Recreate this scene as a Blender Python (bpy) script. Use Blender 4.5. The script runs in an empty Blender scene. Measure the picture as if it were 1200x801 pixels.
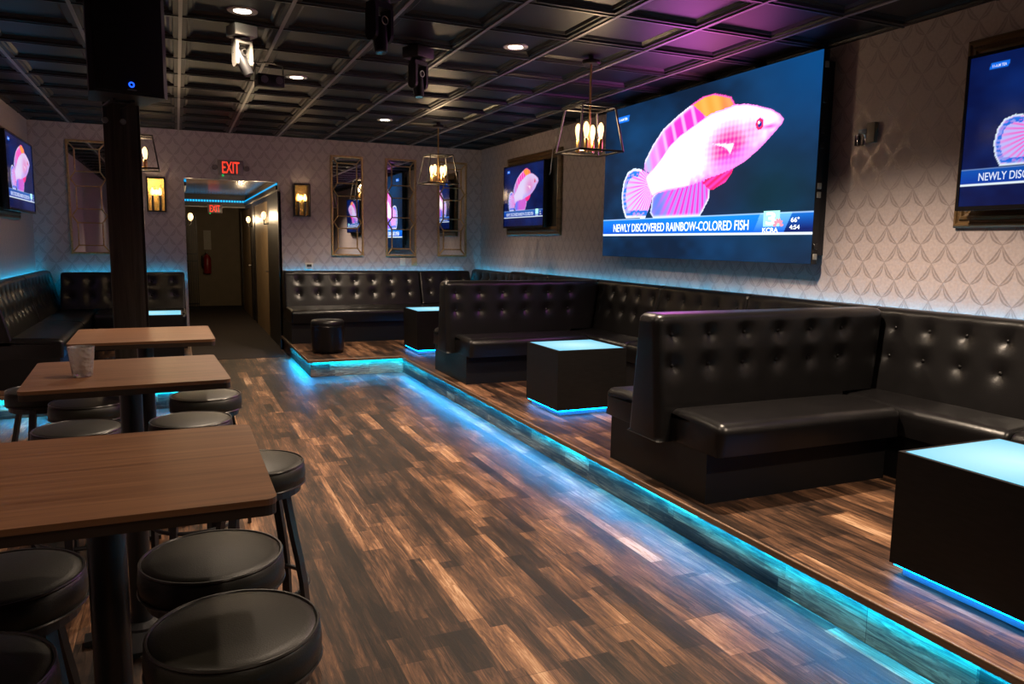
import bpy, bmesh, math, random
import numpy as np
from mathutils import Matrix, Vector

sc = bpy.context.scene
rnd = random.Random(7)
PI = math.pi

# ------------------------------------------------------------------ camera
CAM = (0.0, 0.0, 1.47)
R3 = ((0.91603333, 0.03790637, -0.39930696),
      (-0.4008341, 0.12290206, -0.90786954),
      (0.0146616, 0.99169461, 0.12777655))
cam_d = bpy.data.cameras.new('camera')
cam = bpy.data.objects.new('camera', cam_d)
sc.collection.objects.link(cam)
cam.matrix_world = Matrix.Translation(CAM) @ Matrix(R3).to_4x4()
cam_d.sensor_width = 36.0
cam_d.lens = 890.1257 * 36.0 / 1200.0
cam_d.clip_start = 0.02
cam_d.clip_end = 100
sc.camera = cam

# ------------------------------------------------------------------ view, world
sc.view_settings.view_transform = 'Standard'
sc.view_settings.look = 'None'
sc.view_settings.gamma = 1.0
sc.view_settings.use_curve_mapping = False
sc.view_settings.exposure = 0.0
world = bpy.data.worlds.new('world')
sc.world = world
world.use_nodes = True
world.node_tree.nodes['Background'].inputs[0].default_value = (0.60, 0.52, 0.62, 1)
world.node_tree.nodes['Background'].inputs[1].default_value = 0.02
try:
    sc.cycles.max_bounces = 7
    sc.cycles.diffuse_bounces = 3
    sc.cycles.glossy_bounces = 4
    sc.cycles.transmission_bounces = 5
    sc.cycles.sample_clamp_indirect = 4.0
    sc.cycles.caustics_reflective = False
    sc.cycles.caustics_refractive = False
    sc.cycles.use_denoising = True
except Exception:
    pass

# ------------------------------------------------------------------ light levels
DOWNLIGHT_W = 230.0
DOWN_COL = (1.0, 0.78, 0.58)
ROOM_W = 26.0
LED = 290.0             # platform edge strips
LED_SOFA = 24.0
LED_CUBE = 20.0
SCREEN = 1.5
BULB = 3.2
LED_RGB = (0.0, 0.40, 1.0)
LED_BLUE = (0.0, 0.34, 1.0)

# ------------------------------------------------------------------ dimensions
H = 2.825
P = 0.192
XR, XL, YB, YF = 4.15, -1.556, 10.65, -6.0


def s2l(c):
    return tuple((x / 12.92 if x <= 0.04045 else ((x + 0.055) / 1.055) ** 2.4) for x in c)


def rgb(r, g, b):
    return s2l((r / 255, g / 255, b / 255)) + (1.0,)


# ------------------------------------------------------------------ materials
MATS = {}


def new_mat(name):
    m = bpy.data.materials.new(name)
    m.use_nodes = True
    nt = m.node_tree
    return m, nt, nt.nodes['Principled BSDF']


def mat(name, col, rough=0.5, metal=0.0, spec=0.5, noise=0.0, nscale=30, bump=0.0, bscale=200, emit=None, estr=1.0,
        coat=0.0, stretch=(1, 1, 1)):
    if name in MATS:
        return MATS[name]
    m, nt, b = new_mat(name)
    c = tuple(col) if len(col) == 4 else tuple(col) + (1,)
    b.inputs['Base Color'].default_value = c
    b.inputs['Roughness'].default_value = rough
    b.inputs['Metallic'].default_value = metal
    b.inputs['Specular IOR Level'].default_value = spec
    if coat:
        b.inputs['Coat Weight'].default_value = coat
        b.inputs['Coat Roughness'].default_value = 0.12
    N = nt.nodes
    L = nt.links
    tc = N.new('ShaderNodeTexCoord')
    mp = N.new('ShaderNodeMapping')
    mp.inputs['Scale'].default_value = stretch
    L.new(tc.outputs['Object'], mp.inputs['Vector'])
    if noise > 0:
        n = N.new('ShaderNodeTexNoise')
        n.inputs['Scale'].default_value = nscale
        n.inputs['Detail'].default_value = 5
        L.new(mp.outputs[0], n.inputs['Vector'])
        r = N.new('ShaderNodeMapRange')
        r.inputs['From Min'].default_value = 0.3
        r.inputs['From Max'].default_value = 0.7
        r.inputs['To Min'].default_value = 1 - noise
        r.inputs['To Max'].default_value = 1 + noise
        L.new(n.outputs[0], r.inputs['Value'])
        mx = N.new('ShaderNodeMix')
        mx.data_type = 'RGBA'
        mx.blend_type = 'MULTIPLY'
        mx.inputs['Factor'].default_value = 1
        mx.inputs['A'].default_value = c
        L.new(r.outputs[0], mx.inputs['B'])
        L.new(mx.outputs['Result'], b.inputs['Base Color'])
    if bump > 0:
        n2 = N.new('ShaderNodeTexNoise')
        n2.inputs['Scale'].default_value = bscale
        n2.inputs['Detail'].default_value = 4
        L.new(mp.outputs[0], n2.inputs['Vector'])
        bp = N.new('ShaderNodeBump')
        bp.inputs['Strength'].default_value = bump
        bp.inputs['Distance'].default_value = 0.004
        L.new(n2.outputs[0], bp.inputs['Height'])
        L.new(bp.outputs[0], b.inputs['Normal'])
    if emit is not None:
        b.inputs['Emission Color'].default_value = tuple(emit[:3]) + (1,)
        b.inputs['Emission Strength'].default_value = estr
    MATS[name] = m
    return m


def math_node(nt, op, a, b=None, c=None):
    n = nt.nodes.new('ShaderNodeMath')
    n.operation = op
    for i, v in enumerate((a, b, c)):
        if v is None:
            continue
        if isinstance(v, (int, float)):
            n.inputs[i].default_value = v
        else:
            nt.links.new(v, n.inputs[i])
    return n.outputs[0]


def plank_mat(name, axis='y', dark=1.0, rough=0.5):
    """multi-strip reclaimed wood plank; strips run along the axis given (world metres)"""
    m, nt, b = new_mat(name)
    N, L = nt.nodes, nt.links
    geo = N.new('ShaderNodeNewGeometry')
    sep = N.new('ShaderNodeSeparateXYZ')
    L.new(geo.outputs['Position'], sep.inputs[0])
    X, Y, Z = sep.outputs
    if axis == 'y':
        u, v = Y, X
    elif axis == 'yz':
        u, v = Y, Z
    elif axis == 'xz':
        u, v = X, Z
    # narrow strips inside wide boards
    f = lambda op, a, b_=None: math_node(nt, op, a, b_)

    def cells(width, l0, l1, shift, seed):
        r_ = f('FLOOR', f('DIVIDE', f('ADD', v, shift), width))
        w1 = N.new('ShaderNodeTexWhiteNoise')
        w1.noise_dimensions = '1D'
        L.new(f('ADD', r_, seed), w1.inputs['W'])
        uo_ = f('ADD', u, f('MULTIPLY', w1.outputs['Value'], 7.3))
        c_ = f('FLOOR', f('DIVIDE', uo_, f('ADD', l0, f('MULTIPLY', w1.outputs['Value'], l1 - l0))))
        cb_ = N.new('ShaderNodeCombineXYZ')
        L.new(r_, cb_.inputs[0])
        L.new(c_, cb_.inputs[1])
        cb_.inputs[2].default_value = seed
        w2 = N.new('ShaderNodeTexWhiteNoise')
        w2.noise_dimensions = '3D'
        L.new(cb_.outputs[0], w2.inputs['Vector'])
        return w2, uo_
    wn2, uo2 = cells(0.066, 0.45, 1.0, 0.0, 3.1)
    wn5, uo5 = cells(0.099, 0.5, 1.3, 0.03, 9.7)
    wn4, uo3 = cells(0.198, 1.22, 1.2201, 0.0, 17.3)
    # long grain
    vec = N.new('ShaderNodeCombineXYZ')
    L.new(f('MULTIPLY', u, 4.0), vec.inputs[0])
    L.new(f('MULTIPLY', v, 52.0), vec.inputs[1])
    L.new(f('MULTIPLY', wn2.outputs['Value'], 40.0), vec.inputs[2])
    gr = N.new('ShaderNodeTexNoise')
    gr.inputs['Scale'].default_value = 1.0
    gr.inputs['Detail'].default_value = 9
    gr.inputs['Roughness'].default_value = 0.72
    gr.inputs['Distortion'].default_value = 1.1
    L.new(vec.outputs[0], gr.inputs['Vector'])
    vec2 = N.new('ShaderNodeCombineXYZ')
    L.new(f('MULTIPLY', u, 1.6), vec2.inputs[0])
    L.new(f('MULTIPLY', v, 7.0), vec2.inputs[1])
    L.new(f('MULTIPLY', wn4.outputs['Value'], 31.0), vec2.inputs[2])
    g2 = N.new('ShaderNodeTexNoise')
    g2.inputs['Scale'].default_value = 1.6
    g2.inputs['Detail'].default_value = 4
    L.new(vec2.outputs[0], g2.inputs['Vector'])
    t = f('ADD', f('MULTIPLY', f('POWER', wn2.outputs['Value'], 1.6), 0.36), f('MULTIPLY', wn4.outputs['Value'], 0.26))
    t = f('ADD', t, f('MULTIPLY', wn5.outputs['Value'], 0.34))
    t = f('ADD', t, f('MULTIPLY', f('SUBTRACT', gr.outputs[0], 0.5), 1.55))
    t = f('ADD', t, f('MULTIPLY', f('SUBTRACT', g2.outputs[0], 0.5), 0.85))
    t = f('SUBTRACT', t, 0.055)
    cr = N.new('ShaderNodeValToRGB')
    e = cr.color_ramp.elements
    d = dark
    cols = [(0.0, (0.008 * d, 0.005 * d, 0.004 * d, 1)), (0.27, (0.036 * d, 0.020 * d, 0.013 * d, 1)),
            (0.52, (0.120 * d, 0.060 * d, 0.033 * d, 1)), (0.78, (0.30 * d, 0.155 * d, 0.080 * d, 1)),
            (1.0, (0.55 * d, 0.36 * d, 0.22 * d, 1))]
    e[0].position, e[0].color = cols[0]
    e[1].position, e[1].color = cols[-1]
    for p_, c_ in cols[1:-1]:
        q = cr.color_ramp.elements.new(p_)
        q.color = c_
    L.new(t, cr.inputs[0])
    # seams
    fr = f('FRACT', f('DIVIDE', v, 0.198))
    seam = f('LESS_THAN', fr, 0.012)
    fr3 = f('FRACT', f('DIVIDE', uo3, 1.22))
    seam2 = f('LESS_THAN', fr3, 0.002)
    sm = f('MAXIMUM', seam, seam2)
    mx = N.new('ShaderNodeMix')
    mx.data_type = 'RGBA'
    L.new(f('MULTIPLY', sm, 0.7), mx.inputs['Factor'])
    L.new(cr.outputs[0], mx.inputs['A'])
    mx.inputs['B'].default_value = (0.008, 0.005, 0.004, 1)
    L.new(mx.outputs['Result'], b.inputs['Base Color'])
    ro = f('ADD', rough, f('MULTIPLY', f('SUBTRACT', gr.outputs[0], 0.5), 0.25))
    L.new(ro, b.inputs['Roughness'])
    bp = N.new('ShaderNodeBump')
    bp.inputs['Strength'].default_value = 0.25
    bp.inputs['Distance'].default_value = 0.003
    L.new(f('SUBTRACT', gr.outputs[0], f('MULTIPLY', sm, 0.8)), bp.inputs['Height'])
    L.new(bp.outputs[0], b.inputs['Normal'])
    b.inputs['Specular IOR Level'].default_value = 0.16
    MATS[name] = m
    return m


def wallpaper_mat(name, axis):
    """mauve beige paper printed with a staggered scallop lattice in a shinier ink"""
    m, nt, b = new_mat(name)
    N, L = nt.nodes, nt.links
    f = lambda op, a, b_=None: math_node(nt, op, a, b_)
    geo = N.new('ShaderNodeNewGeometry')
    sep = N.new('ShaderNodeSeparateXYZ')
    L.new(geo.outputs['Position'], sep.inputs[0])
    X, Y, Z = sep.outputs
    h = Y if axis == 'y' else X
    p = f('DIVIDE', h, 0.168)
    q = f('DIVIDE', f('SUBTRACT', Z, 0.035), 0.226)
    masks = []
    for sgn in (1, -1):
        a = f('ADD', q, p) if sgn > 0 else f('SUBTRACT', q, p)
        bb = f('SUBTRACT', q, p) if sgn > 0 else f('ADD', q, p)
        t = f('FRACT', bb)
        bow = f('SINE', f('MULTIPLY', t, PI))
        # sag of each stroke so the cells read as scallops
        a2 = f('ADD', a, f('MULTIPLY', bow, 0.125))
        da = f('ABSOLUTE', f('SUBTRACT', a2, f('ROUND', a2)))
        hw = f('ADD', f('MULTIPLY', bow, 0.10), 0.010)
        inside = f('LESS_THAN', da, hw)
        core = f('LESS_THAN', da, f('MULTIPLY', bow, 0.03))
        masks.append(f('SUBTRACT', inside, f('MULTIPLY', core, 0.75)))
    ink = f('MINIMUM', f('MAXIMUM', masks[0], masks[1]), 1.0)
    tc = N.new('ShaderNodeTexNoise')
    tc.inputs['Scale'].default_value = 60
    tc.inputs['Detail'].default_value = 5
    L.new(geo.outputs['Position'], tc.inputs['Vector'])
    mx = N.new('ShaderNodeMix')
    mx.data_type = 'RGBA'
    mx.inputs['A'].default_value = (0.46, 0.395, 0.395, 1)
    mx.inputs['B'].default_value = (0.345, 0.292, 0.292, 1)
    L.new(ink, mx.inputs['Factor'])
    m2 = N.new('ShaderNodeMix')
    m2.data_type = 'RGBA'
    m2.blend_type = 'MULTIPLY'
    m2.inputs['Factor'].default_value = 1
    L.new(mx.outputs['Result'], m2.inputs['A'])
    L.new(f('ADD', 0.82, f('MULTIPLY', tc.outputs[0], 0.36)), m2.inputs['B'])
    L.new(m2.outputs['Result'], b.inputs['Base Color'])
    L.new(f('SUBTRACT', 0.62, f('MULTIPLY', ink, 0.26)), b.inputs['Roughness'])
    L.new(f('MULTIPLY', ink, 0.2), b.inputs['Metallic'])
    b.inputs['Specular IOR Level'].default_value = 0.35
    bp = N.new('ShaderNodeBump')
    bp.inputs['Strength'].default_value = 0.12
    bp.inputs['Distance'].default_value = 0.003
    L.new(f('ADD', f('MULTIPLY', ink, 0.6), f('MULTIPLY', tc.outputs[0], 0.4)), bp.inputs['Height'])
    L.new(bp.outputs[0], b.inputs['Normal'])
    MATS[name] = m
    return m


def wood_mat(name, dark, light, axis=0, rough=0.4, scale=1.0):
    """fine straight grain along local axis"""
    m, nt, b = new_mat(name)
    N, L = nt.nodes, nt.links
    tc = N.new('ShaderNodeTexCoord')
    mp = N.new('ShaderNodeMapping')
    s = [38.0 * scale] * 3
    s[axis] = 1.6 * scale
    mp.inputs['Scale'].default_value = s
    L.new(tc.outputs['Object'], mp.inputs['Vector'])
    n = N.new('ShaderNodeTexNoise')
    n.inputs['Scale'].default_value = 1.0
    n.inputs['Detail'].default_value = 6
    n.inputs['Roughness'].default_value = 0.62
    n.inputs['Distortion'].default_value = 0.6
    L.new(mp.outputs[0], n.inputs['Vector'])
    cr = N.new('ShaderNodeValToRGB')
    cr.color_ramp.elements[0].position = 0.32
    cr.color_ramp.elements[0].color = dark + (1,)
    cr.color_ramp.elements[1].position = 0.68
    cr.color_ramp.elements[1].color = light + (1,)
    L.new(n.outputs[0], cr.inputs[0])
    L.new(cr.outputs[0], b.inputs['Base Color'])
    b.inputs['Roughness'].default_value = rough
    bp = N.new('ShaderNodeBump')
    bp.inputs['Strength'].default_value = 0.12
    bp.inputs['Distance'].default_value = 0.002
    L.new(n.outputs[0], bp.inputs['Height'])
    L.new(bp.outputs[0], b.inputs['Normal'])
    MATS[name] = m
    return m


def emit_mat(name, col, strength):
    if name in MATS:
        return MATS[name]
    m, nt, b = new_mat(name)
    b.inputs['Base Color'].default_value = (0.02, 0.02, 0.02, 1)
    b.inputs['Emission Color'].default_value = tuple(col[:3]) + (1,)
    b.inputs['Emission Strength'].default_value = strength
    MATS[name] = m
    return m


def dotted_led_mat(name, col, strength, axis):
    """a strip of separate diodes every 3 cm"""
    m, nt, b = new_mat(name)
    N, L = nt.nodes, nt.links
    geo = N.new('ShaderNodeNewGeometry')
    sep = N.new('ShaderNodeSeparateXYZ')
    L.new(geo.outputs['Position'], sep.inputs[0])
    v = sep.outputs[axis]
    t = math_node(nt, 'ABSOLUTE', math_node(nt, 'SUBTRACT', math_node(nt, 'FRACT', math_node(nt, 'DIVIDE', v, 0.05)), 0.5))
    s = math_node(nt, 'ADD', math_node(nt, 'MULTIPLY', math_node(nt, 'LESS_THAN', t, 0.26), strength * 1.3), strength * 0.35)
    b.inputs['Base Color'].default_value = (0.02, 0.02, 0.02, 1)
    b.inputs['Emission Color'].default_value = tuple(col[:3]) + (1,)
    L.new(s, b.inputs['Emission Strength'])
    MATS[name] = m
    return m


def screen_mat(name, strength, rough):
    m, nt, b = new_mat(name)
    at = nt.nodes.new('ShaderNodeVertexColor')
    at.layer_name = 'picture'
    b.inputs['Base Color'].default_value = (0.004, 0.004, 0.005, 1)
    b.inputs['Specular IOR Level'].default_value = 0.12 if rough > 0.4 else 0.5
    b.inputs['Roughness'].default_value = rough
    nt.links.new(at.outputs['Color'], b.inputs['Emission Color'])
    b.inputs['Emission Strength'].default_value = strength
    MATS[name] = m
    return m


def lit_top_mat(name):
    """frosted acrylic lit from below, whiter over the lamps in the middle"""
    m, nt, b = new_mat(name)
    N, L = nt.nodes, nt.links
    tc = N.new('ShaderNodeTexCoord')
    ln = N.new('ShaderNodeVectorMath')
    ln.operation = 'LENGTH'
    mp = N.new('ShaderNodeMapping')
    mp.inputs['Scale'].default_value = (1, 1, 0)
    L.new(tc.outputs['Object'], mp.inputs['Vector'])
    L.new(mp.outputs[0], ln.inputs[0])
    cr = N.new('ShaderNodeValToRGB')
    cr.color_ramp.elements[0].position = 0.0
    cr.color_ramp.elements[0].color = (0.50, 0.95, 1.0, 1)
    cr.color_ramp.elements[1].position = 0.42
    cr.color_ramp.elements[1].color = (0.03, 0.52, 0.86, 1)
    L.new(ln.outputs['Value'], cr.inputs[0])
    b.inputs['Base Color'].default_value = (0.06, 0.08, 0.09, 1)
    b.inputs['Roughness'].default_value = 0.4
    L.new(cr.outputs[0], b.inputs['Emission Color'])
    b.inputs['Emission Strength'].default_value = 0.95
    MATS[name] = m
    return m


FLOOR = plank_mat('reclaimed plank floor', 'y', 0.80)
RISER_LIT_Y = plank_mat('lightened riser plank along y', 'yz', 1.4)  # floor wood lightened, strip light on the riser put into its colour
RISER_LIT_X = plank_mat('lightened riser plank along x', 'xz', 1.4)  # same floor wood, lightened to look strongly lit
PAPER_Y = wallpaper_mat('wallpaper side', 'y')
PAPER_X = wallpaper_mat('wallpaper end', 'x')
LEATHER = mat('black leather', (0.005, 0.0046, 0.0048), 0.30, spec=0.36, noise=0.2, nscale=9, bump=0.18, bscale=260)
LEATHER_BASE = mat('black vinyl plinth', (0.005, 0.0045, 0.0045), 0.5, spec=0.25, bump=0.1, bscale=180)
VINYL = mat('stool vinyl', (0.015, 0.014, 0.010), 0.42, spec=0.4, noise=0.15, nscale=8, bump=0.15, bscale=300)
PIPING = mat('stool piping', (0.02, 0.018, 0.016), 0.3, spec=0.6)
BLACK_METAL = mat('black powder coated steel', (0.010, 0.010, 0.011), 0.34, metal=0.0, spec=0.55, bump=0.04, bscale=500)
BLACK_PLASTIC = mat('black plastic', (0.010, 0.010, 0.011), 0.45, spec=0.4, bump=0.05, bscale=350)
BLACK_CUBE = mat('black stained table side', (0.005, 0.0045, 0.0045), 0.5, spec=0.25, noise=0.4, nscale=14, bump=0.1, bscale=90, stretch=(1, 1, 6))
GRILLE = mat('speaker grille cloth', (0.006, 0.006, 0.007), 0.7, spec=0.2, bump=0.3, bscale=700)
CEIL = mat('black ceiling tile', (0.0075, 0.0068, 0.0078), 0.46, spec=0.28, noise=0.25, nscale=5)
CEIL_RUNNER_LIT = mat('ceiling runner lightened', (0.26, 0.24, 0.25), 0.4, metal=0.2, spec=0.5)  # dark grey runners lightened, the light they reflect put into the colour
BRASS = mat('brushed brass', (0.62, 0.40, 0.14), 0.32, metal=1.0, noise=0.1, nscale=60)
GOLD = mat('antique gold', (0.46, 0.30, 0.14), 0.42, metal=0.35, noise=0.25, nscale=40)
BRONZE = mat('dark bronze', (0.014, 0.011, 0.008), 0.42, metal=0.2, noise=0.2, nscale=40)
ORNATE = wood_mat('carved walnut frame', (0.07, 0.040, 0.016), (0.20, 0.12, 0.05), 0, 0.38, 0.6)
MIRROR = mat('mirror silver', (0.86, 0.86, 0.87), 0.015, metal=1.0, noise=0.01, nscale=4)
TABLE_WOOD = wood_mat('table walnut laminate', (0.118, 0.050, 0.022), (0.250, 0.120, 0.058), 0, 0.42, 1.0)
TRIM_WOOD = wood_mat('step nosing wood', (0.09, 0.045, 0.022), (0.20, 0.11, 0.058), 1, 0.4, 0.7)
COLUMN_WOOD = wood_mat('ebony column boards', (0.018, 0.016, 0.013), (0.075, 0.064, 0.052), 2, 0.5, 0.8)
WHITE_PLASTIC = mat('white plastic', (0.62, 0.60, 0.58), 0.4, noise=0.03, nscale=20)
GREY_METAL = mat('grey painted metal', (0.26, 0.25, 0.22), 0.4, spec=0.5, noise=0.05, nscale=20)
SILVER = mat('zinc steel', (0.55, 0.53, 0.50), 0.3, metal=1.0, noise=0.1, nscale=50)
HALL_WALL = mat('olive tan hallway paint', (0.21, 0.165, 0.105), 0.6, noise=0.08, nscale=6, bump=0.05, bscale=120)
HALL_DOOR = wood_mat('tan hallway panel', (0.24, 0.17, 0.095), (0.33, 0.24, 0.14), 2, 0.45, 0.6)
HALL_FLOOR = mat('dark brown hallway carpet', (0.020, 0.012, 0.009), 0.85, noise=0.4, nscale=90, bump=0.3, bscale=300)
HALL_CEIL = mat('brown lacquered hallway ceiling', (0.13, 0.085, 0.055), 0.22, metal=0.2, spec=0.6, noise=0.2, nscale=3)
DARK_TRIM = mat('espresso door casing', (0.012, 0.010, 0.009), 0.42, noise=0.3, nscale=25, stretch=(6, 6, 1))
CREAM = mat('cream trim paint', (0.52, 0.47, 0.42), 0.5, noise=0.05, nscale=12)
RED = mat('extinguisher red', (0.30, 0.012, 0.012), 0.3, noise=0.1, nscale=15)
PAPERS = mat('notice paper', (0.50, 0.47, 0.40), 0.7, noise=0.4, nscale=120)
LED_Y = emit_mat('cyan led', LED_RGB, LED)
LED_X = dotted_led_mat('cyan led diodes', LED_RGB, LED, 0)
LED_SOFA_M = emit_mat('cyan led behind sofa', (0.0, 0.55, 1.0), LED_SOFA)
LED_CUBE_M = emit_mat('blue led under table', LED_BLUE, LED_CUBE)
LED_HALL = dotted_led_mat('hallway led', (0.0, 0.48, 1.0), 0.9, 0)
LED_HALL_Y = emit_mat('hallway led side', (0.0, 0.48, 1.0), 0.9)
LIT_TOP = lit_top_mat('lit acrylic top')
FOOT_BLUE = mat('white acrylic foot', (0.25, 0.27, 0.35), 0.5, noise=0.05, nscale=20)
BULB_M = emit_mat('filament bulb glow', (1.0, 0.62, 0.24), BULB)
LAMP_M = emit_mat('downlight lens', (1.0, 0.88, 0.68), 14.0)
EXIT_M = emit_mat('exit red letters', (1.0, 0.045, 0.02), 1.5)
EXIT_G = emit_mat('green pilot', (0.02, 0.6, 0.12), 0.8)
POWER_BLUE = emit_mat('blue power ring', (0.01, 0.08, 1.0), 2.5)
SCREEN_LED = screen_mat('led wall pixels', SCREEN, 0.6)
SCREEN_TV = screen_mat('television panel', 1.0, 0.12)
TXT_WHITE = emit_mat('caption white', (0.9, 0.97, 1.0), 1.6)
TXT_DIM = emit_mat('caption white tv', (0.72, 0.80, 1.0), 1.0)
LOGO_M = emit_mat('logo plate', (0.45, 1.0, 0.85), 1.2)
LOGO_PINK = emit_mat('logo peacock', (1.0, 0.35, 0.5), 1.1)
BACKPLATE = mat('gold sconce back plate', (0.75, 0.50, 0.16), 0.25, metal=1.0, noise=0.1, nscale=30)


def glass_mat(name, tint=(1, 1, 1), rough=0.02, bump=0.0, tr=1.0):
    m, nt, b = new_mat(name)
    b.inputs['Base Color'].default_value = tint + (1,)
    b.inputs['Roughness'].default_value = rough
    b.inputs['Transmission Weight'].default_value = tr
    b.inputs['IOR'].default_value = 1.45
    if bump:
        tc = nt.nodes.new('ShaderNodeTexCoord')
        n = nt.nodes.new('ShaderNodeTexVoronoi')
        n.inputs['Scale'].default_value = 70
        nt.links.new(tc.outputs['Object'], n.inputs['Vector'])
        bp = nt.nodes.new('ShaderNodeBump')
        bp.inputs['Strength'].default_value = bump
        bp.inputs['Distance'].default_value = 0.004
        nt.links.new(n.outputs[0], bp.inputs['Height'])
        nt.links.new(bp.outputs[0], b.inputs['Normal'])
    MATS[name] = m
    return m


CUP = glass_mat('ribbed clear tumbler', (0.90, 0.84, 0.83), 0.22, 0.9, 0.72)


# ------------------------------------------------------------------ mesh building
class MB:
    def __init__(self):
        self.v = []
        self.f = []

    def add(self, verts, faces):
        o = len(self.v)
        self.v.extend(tuple(map(float, p)) for p in verts)
        self.f.extend(tuple(i + o for i in f) for f in faces)
        return self

    def box(self, x0, x1, y0, y1, z0, z1):
        vs = [(x, y, z) for z in (z0, z1) for x, y in ((x0, y0), (x1, y0), (x1, y1), (x0, y1))]
        fs = [(3, 2, 1, 0), (4, 5, 6, 7), (0, 1, 5, 4), (1, 2, 6, 5), (2, 3, 7, 6), (3, 0, 4, 7)]
        return self.add(vs, fs)

    def bbox(self, x0, x1, y0, y1, z0, z1, r=0.01, n=3):
        """box with rounded vertical and horizontal edges"""
        bm = bmesh.new()
        bmesh.ops.create_cube(bm, size=1)
        for v in bm.verts:
            v.co.x = x0 if v.co.x < 0 else x1
            v.co.y = y0 if v.co.y < 0 else y1
            v.co.z = z0 if v.co.z < 0 else z1
        bmesh.ops.bevel(bm, geom=list(bm.edges), offset=r, segments=n, profile=0.5, affect='EDGES')
        bm.verts.index_update()
        self.add([v.co[:] for v in bm.verts], [tuple(v.index for v in f.verts) for f in bm.faces])
        bm.free()
        return self

    def tube(self, pts, r, n=8, rx=None, caps=True):
        """swept round or elliptical bar through pts; r may be a list"""
        pts = [Vector(p) for p in pts]
        rs = r if isinstance(r, (list, tuple)) else [r] * len(pts)
        rings = []
        up0 = Vector((0, 0, 1))
        for i, p in enumerate(pts):
            d = (pts[min(i + 1, len(pts) - 1)] - pts[max(i - 1, 0)]).normalized()
            u = up0 if abs(d.dot(up0)) < 0.9 else Vector((1, 0, 0))
            a = d.cross(u).normalized()
            b = d.cross(a).normalized()
            rings.append([p + a * math.cos(2 * PI * k / n) * rs[i] + b * math.sin(2 * PI * k / n) * rs[i] for k in range(n)])
        vs = [q for ring in rings for q in ring]
        fs = []
        for i in range(len(pts) - 1):
            for k in range(n):
                fs.append((i * n + k, i * n + (k + 1) % n, (i + 1) * n + (k + 1) % n, (i + 1) * n + k))
        if caps:
            fs.append(tuple(range(n)))
            fs.append(tuple((len(pts) - 1) * n + k for k in range(n)))
        return self.add(vs, fs)

    def bar(self, pts, w, t, side):
        """rectangular bar: width w along the horizontal vector side, thickness t"""
        pts = [Vector(p) for p in pts]
        s = Vector(side).normalized()
        vs = []
        for i, p in enumerate(pts):
            d = (pts[min(i + 1, len(pts) - 1)] - pts[max(i - 1, 0)]).normalized()
            n = d.cross(s).normalized()
            for a, b in ((1, 1), (-1, 1), (-1, -1), (1, -1)):
                vs.append(p + s * a * w / 2 + n * b * t / 2)
        fs = []
        for i in range(len(pts) - 1):
            for k in range(4):
                fs.append((i * 4 + k, i * 4 + (k + 1) % 4, i * 4 + 4 + (k + 1) % 4, i * 4 + 4 + k))
        fs += [(0, 1, 2, 3), tuple((len(pts) - 1) * 4 + k for k in range(4))]
        return self.add(vs, fs)

    def lathe(self, prof, n=32, c=(0, 0, 0), axis='z'):
        """prof: list of (r, h)"""
        vs, fs = [], []
        m = len(prof)
        for k in range(n):
            a = 2 * PI * k / n
            for r, h in prof:
                x, y, z = r * math.cos(a), r * math.sin(a), h
                if axis == 'y':
                    x, y, z = x, h, y
                elif axis == 'x':
                    x, y, z = h, x, y
                vs.append((x + c[0], y + c[1], z + c[2]))
        for k in range(n):
            k2 = (k + 1) % n
            for i in range(m - 1):
                fs.append((k * m + i, k2 * m + i, k2 * m + i + 1, k * m + i + 1))
        fs.append(tuple(k * m for k in range(n)))
        fs.append(tuple(k * m + m - 1 for k in range(n)))
        return self.add(vs, fs)

    def torus(self, R, r, c=(0, 0, 0), n=40, m=8, axis='z'):
        vs, fs = [], []
        for k in range(n):
            a = 2 * PI * k / n
            for j in range(m):
                b = 2 * PI * j / m
                q = R + r * math.cos(b)
                x, y, z = q * math.cos(a), q * math.sin(a), r * math.sin(b)
                if axis == 'y':
                    x, y, z = x, z, y
                vs.append((x + c[0], y + c[1], z + c[2]))
        for k in range(n):
            for j in range(m):
                fs.append((k * m + j, ((k + 1) % n) * m + j, ((k + 1) % n) * m + (j + 1) % m, k * m + (j + 1) % m))
        return self.add(vs, fs)

    def sphere(self, r, c, n=12, m=8, sx=1, sy=1, sz=1):
        prof = [(r * math.sin(PI * i / m), -r * math.cos(PI * i / m)) for i in range(m + 1)]
        prof[0] = (r * 0.02, -r)
        prof[-1] = (r * 0.02, r)
        o = len(self.v)
        self.lathe(prof, n)
        for i in range(o, len(self.v)):
            x, y, z = self.v[i]
            self.v[i] = (x * sx + c[0], y * sy + c[1], z * sz + c[2])
        return self

    def prism(self, poly, z0, z1):
        n = len(poly)
        vs = [(x, y, z0) for x, y in poly] + [(x, y, z1) for x, y in poly]
        fs = [tuple(range(n - 1, -1, -1)), tuple(range(n, 2 * n))]
        fs += [(i, (i + 1) % n, n + (i + 1) % n, n + i) for i in range(n)]
        return self.add(vs, fs)

    def build(self, name, m, parent=None, smooth=True, angle=40, recalc=True):
        me = bpy.data.meshes.new(name)
        me.from_pydata(self.v, [], self.f)
        if recalc:
            bm = bmesh.new()
            bm.from_mesh(me)
            bmesh.ops.recalc_face_normals(bm, faces=bm.faces)
            bm.to_mesh(me)
            bm.free()
        if smooth:
            me.polygons.foreach_set('use_smooth', [True] * len(me.polygons))
            me.set_sharp_from_angle(angle=math.radians(angle))
        me.materials.append(m)
        me.update()
        o = bpy.data.objects.new(name, me)
        sc.collection.objects.link(o)
        if parent is not None:
            o.parent = parent
        return o


def tag(o, label, cat, group=None):
    o['label'] = label
    o['category'] = cat
    if group:
        o['group'] = group
    return o


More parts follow.
